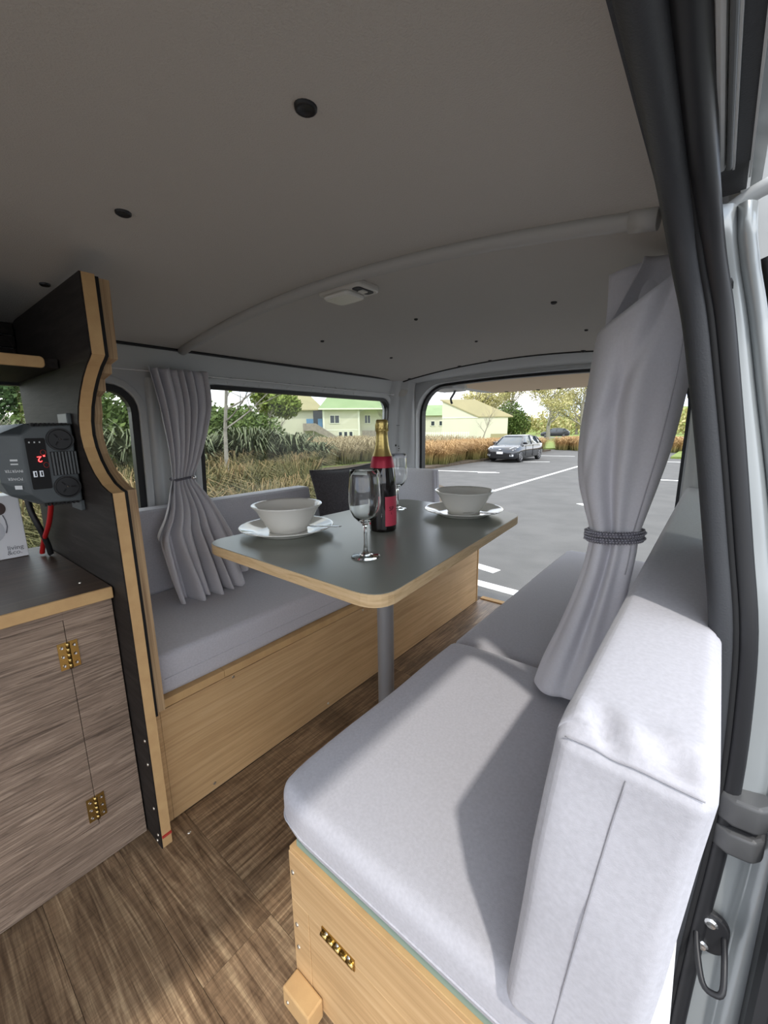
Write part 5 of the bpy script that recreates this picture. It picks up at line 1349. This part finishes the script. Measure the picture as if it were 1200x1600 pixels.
obj('base_band', MB().add([q(B2.lerp(C2, 0.45) + Vector((0.02, -0.03, 0)), Z0), q(C2 + Vector((0.02, -0.03, 0)), Z0), q(C2 + Vector((0.02, -0.03, 0)), Z0 + 0.9), q(B2.lerp(C2, 0.45) + Vector((0.02, -0.03, 0)), Z0 + 0.9)], [(0, 1, 2, 3)]), M['tanroof'], parent=gb_, solid=0.04)
# low wing with a green roof, left of it
wg = thing('low_wing_building', (-39, 60, Z0), 'low cream wing with a green roof at the left edge of the tailgate opening', 'building')
A3, B3 = Vector((-44.0, 56.5, 0)), Vector((-35.0, 63.0, 0)); u3 = (B3 - A3).normalized(); n3 = Vector((u3.y, -u3.x, 0))
f3 = lambda u, v, w: tuple(A3 + u3 * u - n3 * v + Vector((0, 0, w)))
L3 = (B3 - A3).length
obj('wall', MB().prism([(0, 0), (L3, 0), (L3, 6), (0, 6)], f3, Z0, Z0 + 3.8), M['cream'], parent=wg)
rp3 = [f3(-0.4, -0.5, Z0 + 3.8), f3(L3 + 0.4, -0.5, Z0 + 3.8), f3(L3 + 0.4, 6.5, Z0 + 3.8), f3(-0.4, 6.5, Z0 + 3.8), f3(0.5, 3, Z0 + 5.7), f3(L3 - 2.0, 3, Z0 + 5.7)]
obj('roof', MB().add(rp3, [(0, 1, 5, 4), (2, 3, 4, 5), (1, 2, 5), (3, 0, 4), (3, 2, 1, 0)]), M['greenroof'], parent=wg)
for u in (7.2, 8.6): frame_win(wg, f3(u, 0, Z0 + 2.5), u3, 0.65, 0.8, n3, mull=0)
obj('door', MB().prism([(5.0, -0.05), (5.9, -0.05), (5.9, 0.0), (5.0, 0.0)], f3, Z0 + 0.4, Z0 + 3.3), M['bluedoor'], parent=wg)
# white fence in front of the wing
wf = thing('paling_fence', (-24.5, 40.5, Z0), 'low white paling fence left of the gabled building', 'fence')
F0, F1 = Vector((-27.3, 39.2, 0)), Vector((-21.6, 41.8, 0)); fu = (F1 - F0).normalized(); fnn = Vector((fu.y, -fu.x, 0)); fR = Matrix((fu, fnn, Vector((0, 0, 1)))).transposed()
LF = (F1 - F0).length
for z in (0.45, 1.15): obj('rail', MB().obox((F0 + F1) / 2 + Vector((0, 0, Z0 + z)), (LF, 0.06, 0.08), fR), M['creamtrim'], parent=wf)
for i in range(26):
    obj('paling', MB().obox(F0 + fu * LF * i / 25 + fnn * 0.05 + Vector((0, 0, Z0 + 0.68)), (0.09, 0.03, 1.2), fR), M['creamtrim'], parent=wf)
obj('end_wall', MB().obox(F0 - fu * 1.3 + Vector((0, 0, Z0 + 0.65)), (2.4, 0.2, 1.3), fR), M['cream'], parent=wf)

# ---- cars
M['carpaint'] = mat('dark_grey_car_paint', (0.030, 0.033, 0.040), 0.22, metal=0.3, coat=1.0)
M['carglass'] = mat('car_glass', (0.05, 0.065, 0.075), 0.05, coat=0.6)
M['tyre'] = mat('tyre', (0.012, 0.012, 0.012), 0.85)
M['alloy'] = mat('alloy_wheel', (0.30, 0.30, 0.31), 0.35, metal=0.8)
M['lamp'] = mat('headlamp', (0.62, 0.64, 0.66), 0.1, coat=1.0)
def car(loc, rz, label, detail=True, sc=1.0):
    c = thing('car', loc, label, 'car', rz=rz)
    c.scale = (sc, sc, sc)
    # stations along the length: x, bottom, sill half width, belt z, belt half width
    ST = [(-2.16, .34, .62, .62, .60), (-2.10, .22, .74, .72, .74), (-1.85, .18, .84, .84, .83), (-1.3, .18, .87, .93, .875), (-0.6, .18, .88, .97, .885), (0.2, .18, .88, .97, .885), (1.0, .18, .88, .98, .88), (1.6, .20, .87, 1.0, .865), (2.0, .26, .82, .98, .80), (2.16, .36, .74, .90, .70)]
    vs = []; fs = []
    K = 10
    for x, zb, wb, zt, wt_ in ST:
        zm = zb + (zt - zb) * 0.55
        ring_ = [(-wb * .8, zb), (-wb, zb + .08), (-max(wb, wt_) * 1.0, zm), (-wt_, zt - .05), (-wt_ * .86, zt), (wt_ * .86, zt), (wt_, zt - .05), (max(wb, wt_), zm), (wb, zb + .08), (wb * .8, zb)]
        vs += [(x, y, z) for y, z in ring_]
    for i in range(len(ST) - 1):
        for k in range(K): fs.append((i * K + k, i * K + (k + 1) % K, (i + 1) * K + (k + 1) % K, (i + 1) * K + k))
    fs += [tuple(range(K)), tuple(range((len(ST) - 1) * K, len(ST) * K))]
    obj('body', MB().add(vs, fs, True), M['carpaint'], parent=c, local=True)
    # glasshouse: front screen at -x
    GS = [(-1.25, .90, .78, .90, .78), (-0.55, .93, .80, 1.36, .62), (-0.30, .94, .80, 1.44, .60), (0.5, .95, .80, 1.46, .60), (1.25, .96, .79, 1.40, .58), (1.85, .97, .74, 1.10, .62), (2.0, .97, .72, 1.0, .68)]
    vs = []; fs = []
    for x, z0, w0, z1, w1 in GS: vs += [(x, -w0, z0), (x, -w1, z1 - .02), (x, -w1 * .8, z1), (x, w1 * .8, z1), (x, w1, z1 - .02), (x, w0, z0)]
    for i in range(len(GS) - 1):
        for k in range(5): fs.append((i * 6 + k, i * 6 + k + 1, (i + 1) * 6 + k + 1, (i + 1) * 6 + k))
    obj('glasshouse', MB().add(vs, fs, True), M['carglass'], parent=c, local=True)
    rf_ = MB()
    RS = GS[1:5]
    v2 = []; f2 = []
    for x, z0, w0, z1, w1 in RS: v2 += [(x, -w1 * 1.02, z1 - .03), (x, -w1 * .8, z1 + .008), (x, w1 * .8, z1 + .008), (x, w1 * 1.02, z1 - .03)]
    for i in range(3):
        for k in range(3): f2.append((i * 4 + k, i * 4 + k + 1, (i + 1) * 4 + k + 1, (i + 1) * 4 + k))
    obj('roof', MB().add(v2, f2, True), M['carpaint'], parent=c, local=True, solid=0.02)
    for s in (-1, 1):
        for a, b in (((-1.27, .80, .90), (-0.50, .63, 1.36)), ((0.25, .805, .95), (0.32, .61, 1.45)), ((1.30, .79, .95), (1.22, .60, 1.40)), ((1.95, .73, .98), (1.30, .60, 1.39))):
            obj('pillar', MB().tube([(a[0], a[1] * s, a[2]), (b[0], b[1] * s, b[2])], 0.035, 6), M['carpaint'], parent=c, local=True)
    for x in (-1.34, 1.36):
        for s in (-1, 1):
            w = MB()
            pr = [(0.0, .80), (.21, .80), (.23, .86), (.29, .885), (.32, .85), (.32, .70), (.0, .70)]
            vs = []; n = 24
            for r, y in pr:
                for k in range(n): vs.append((x + r * math.cos(2 * PI * k / n), y * s, .32 + r * math.sin(2 * PI * k / n)))
            w.add(vs, [(i * n + k, i * n + (k + 1) % n, (i + 1) * n + (k + 1) % n, (i + 1) * n + k) for i in range(len(pr) - 1) for k in range(n)], True)
            wh = obj('wheel', w, M['tyre'], parent=c, local=True)
            sp_ = MB()
            for k in range(5):
                a = 2 * PI * k / 5
                sp_.obox((x + .11 * math.cos(a), .862 * s, .32 + .11 * math.sin(a)), (.20, .03, .06), Euler((0, -a, 0)))
            sp_.tube([(x + .215 * math.cos(2 * PI * k / 20), .862 * s, .32 + .215 * math.sin(2 * PI * k / 20)) for k in range(20)], .016, 6, closed=True)
            obj('alloy', sp_, M['alloy'], parent=wh, local=True)
    if detail:
        for s in (-1, 1):
            hv = [(-2.05, .46 * s, .68), (-1.96, .78 * s, .72), (-1.62, .845 * s, .84), (-1.80, .70 * s, .865), (-2.00, .50 * s, .78)]
            obj('headlight', MB().add(hv + [(x - .035, y * 1.03, z + .01) for x, y, z in hv], [(0, 1, 2, 3, 4), (9, 8, 7, 6, 5)] + [(i, (i + 1) % 5, 5 + (i + 1) % 5, 5 + i) for i in range(5)]), M['lamp'], parent=c, local=True)
            obj('mirror', MB().soft((-0.98, .90 * s - .11, .96), (-0.84, .90 * s + .11, 1.10), 0.03, n=4), M['carpaint'], parent=c, local=True)
            obj('fog_lamp', MB().obox((-2.12, .66 * s, .40), (.05, .20, .10), (0, 0, -0.5 * s)), M['lamp'], parent=c, local=True)
            obj('door_line', MB().tube([(-0.75, .893 * s, .30), (-0.78, .895 * s, .92)], .008, 5), M['black'], parent=c, local=True)
            obj('door_line', MB().tube([(0.28, .893 * s, .28), (0.28, .895 * s, .94)], .008, 5), M['black'], parent=c, local=True)
        gl = [( -.58, .52), (-.70, .40), (-.40, .28), (.40, .28), (.70, .40), (.58, .52), (0, .46)]
        obj('grille', MB().prism(gl, lambda u, v, w: (-2.14 - w, u, v), 0.0, 0.035), M['black'], parent=c, local=True)
        obj('number_plate', MB().box((-2.20, -.18, .47), (-2.165, .18, .60)), M['white'], parent=c, local=True)
        obj('badge', MB().lathe([(0.07, 0), (0.07, .03), (0.0, .03)], (-2.165, 0, .70), 16), M['steel'], parent=c, local=True)
    return c
car((-8.50, 22.0, G + 0.005), math.radians(88.0), 'dark grey hatchback parked beside the orange tussock grass', sc=0.92)
car((-20.6, 69.6, G + 0.11), math.radians(10.0), 'small dark car on the far road behind the hatchback', detail=False)
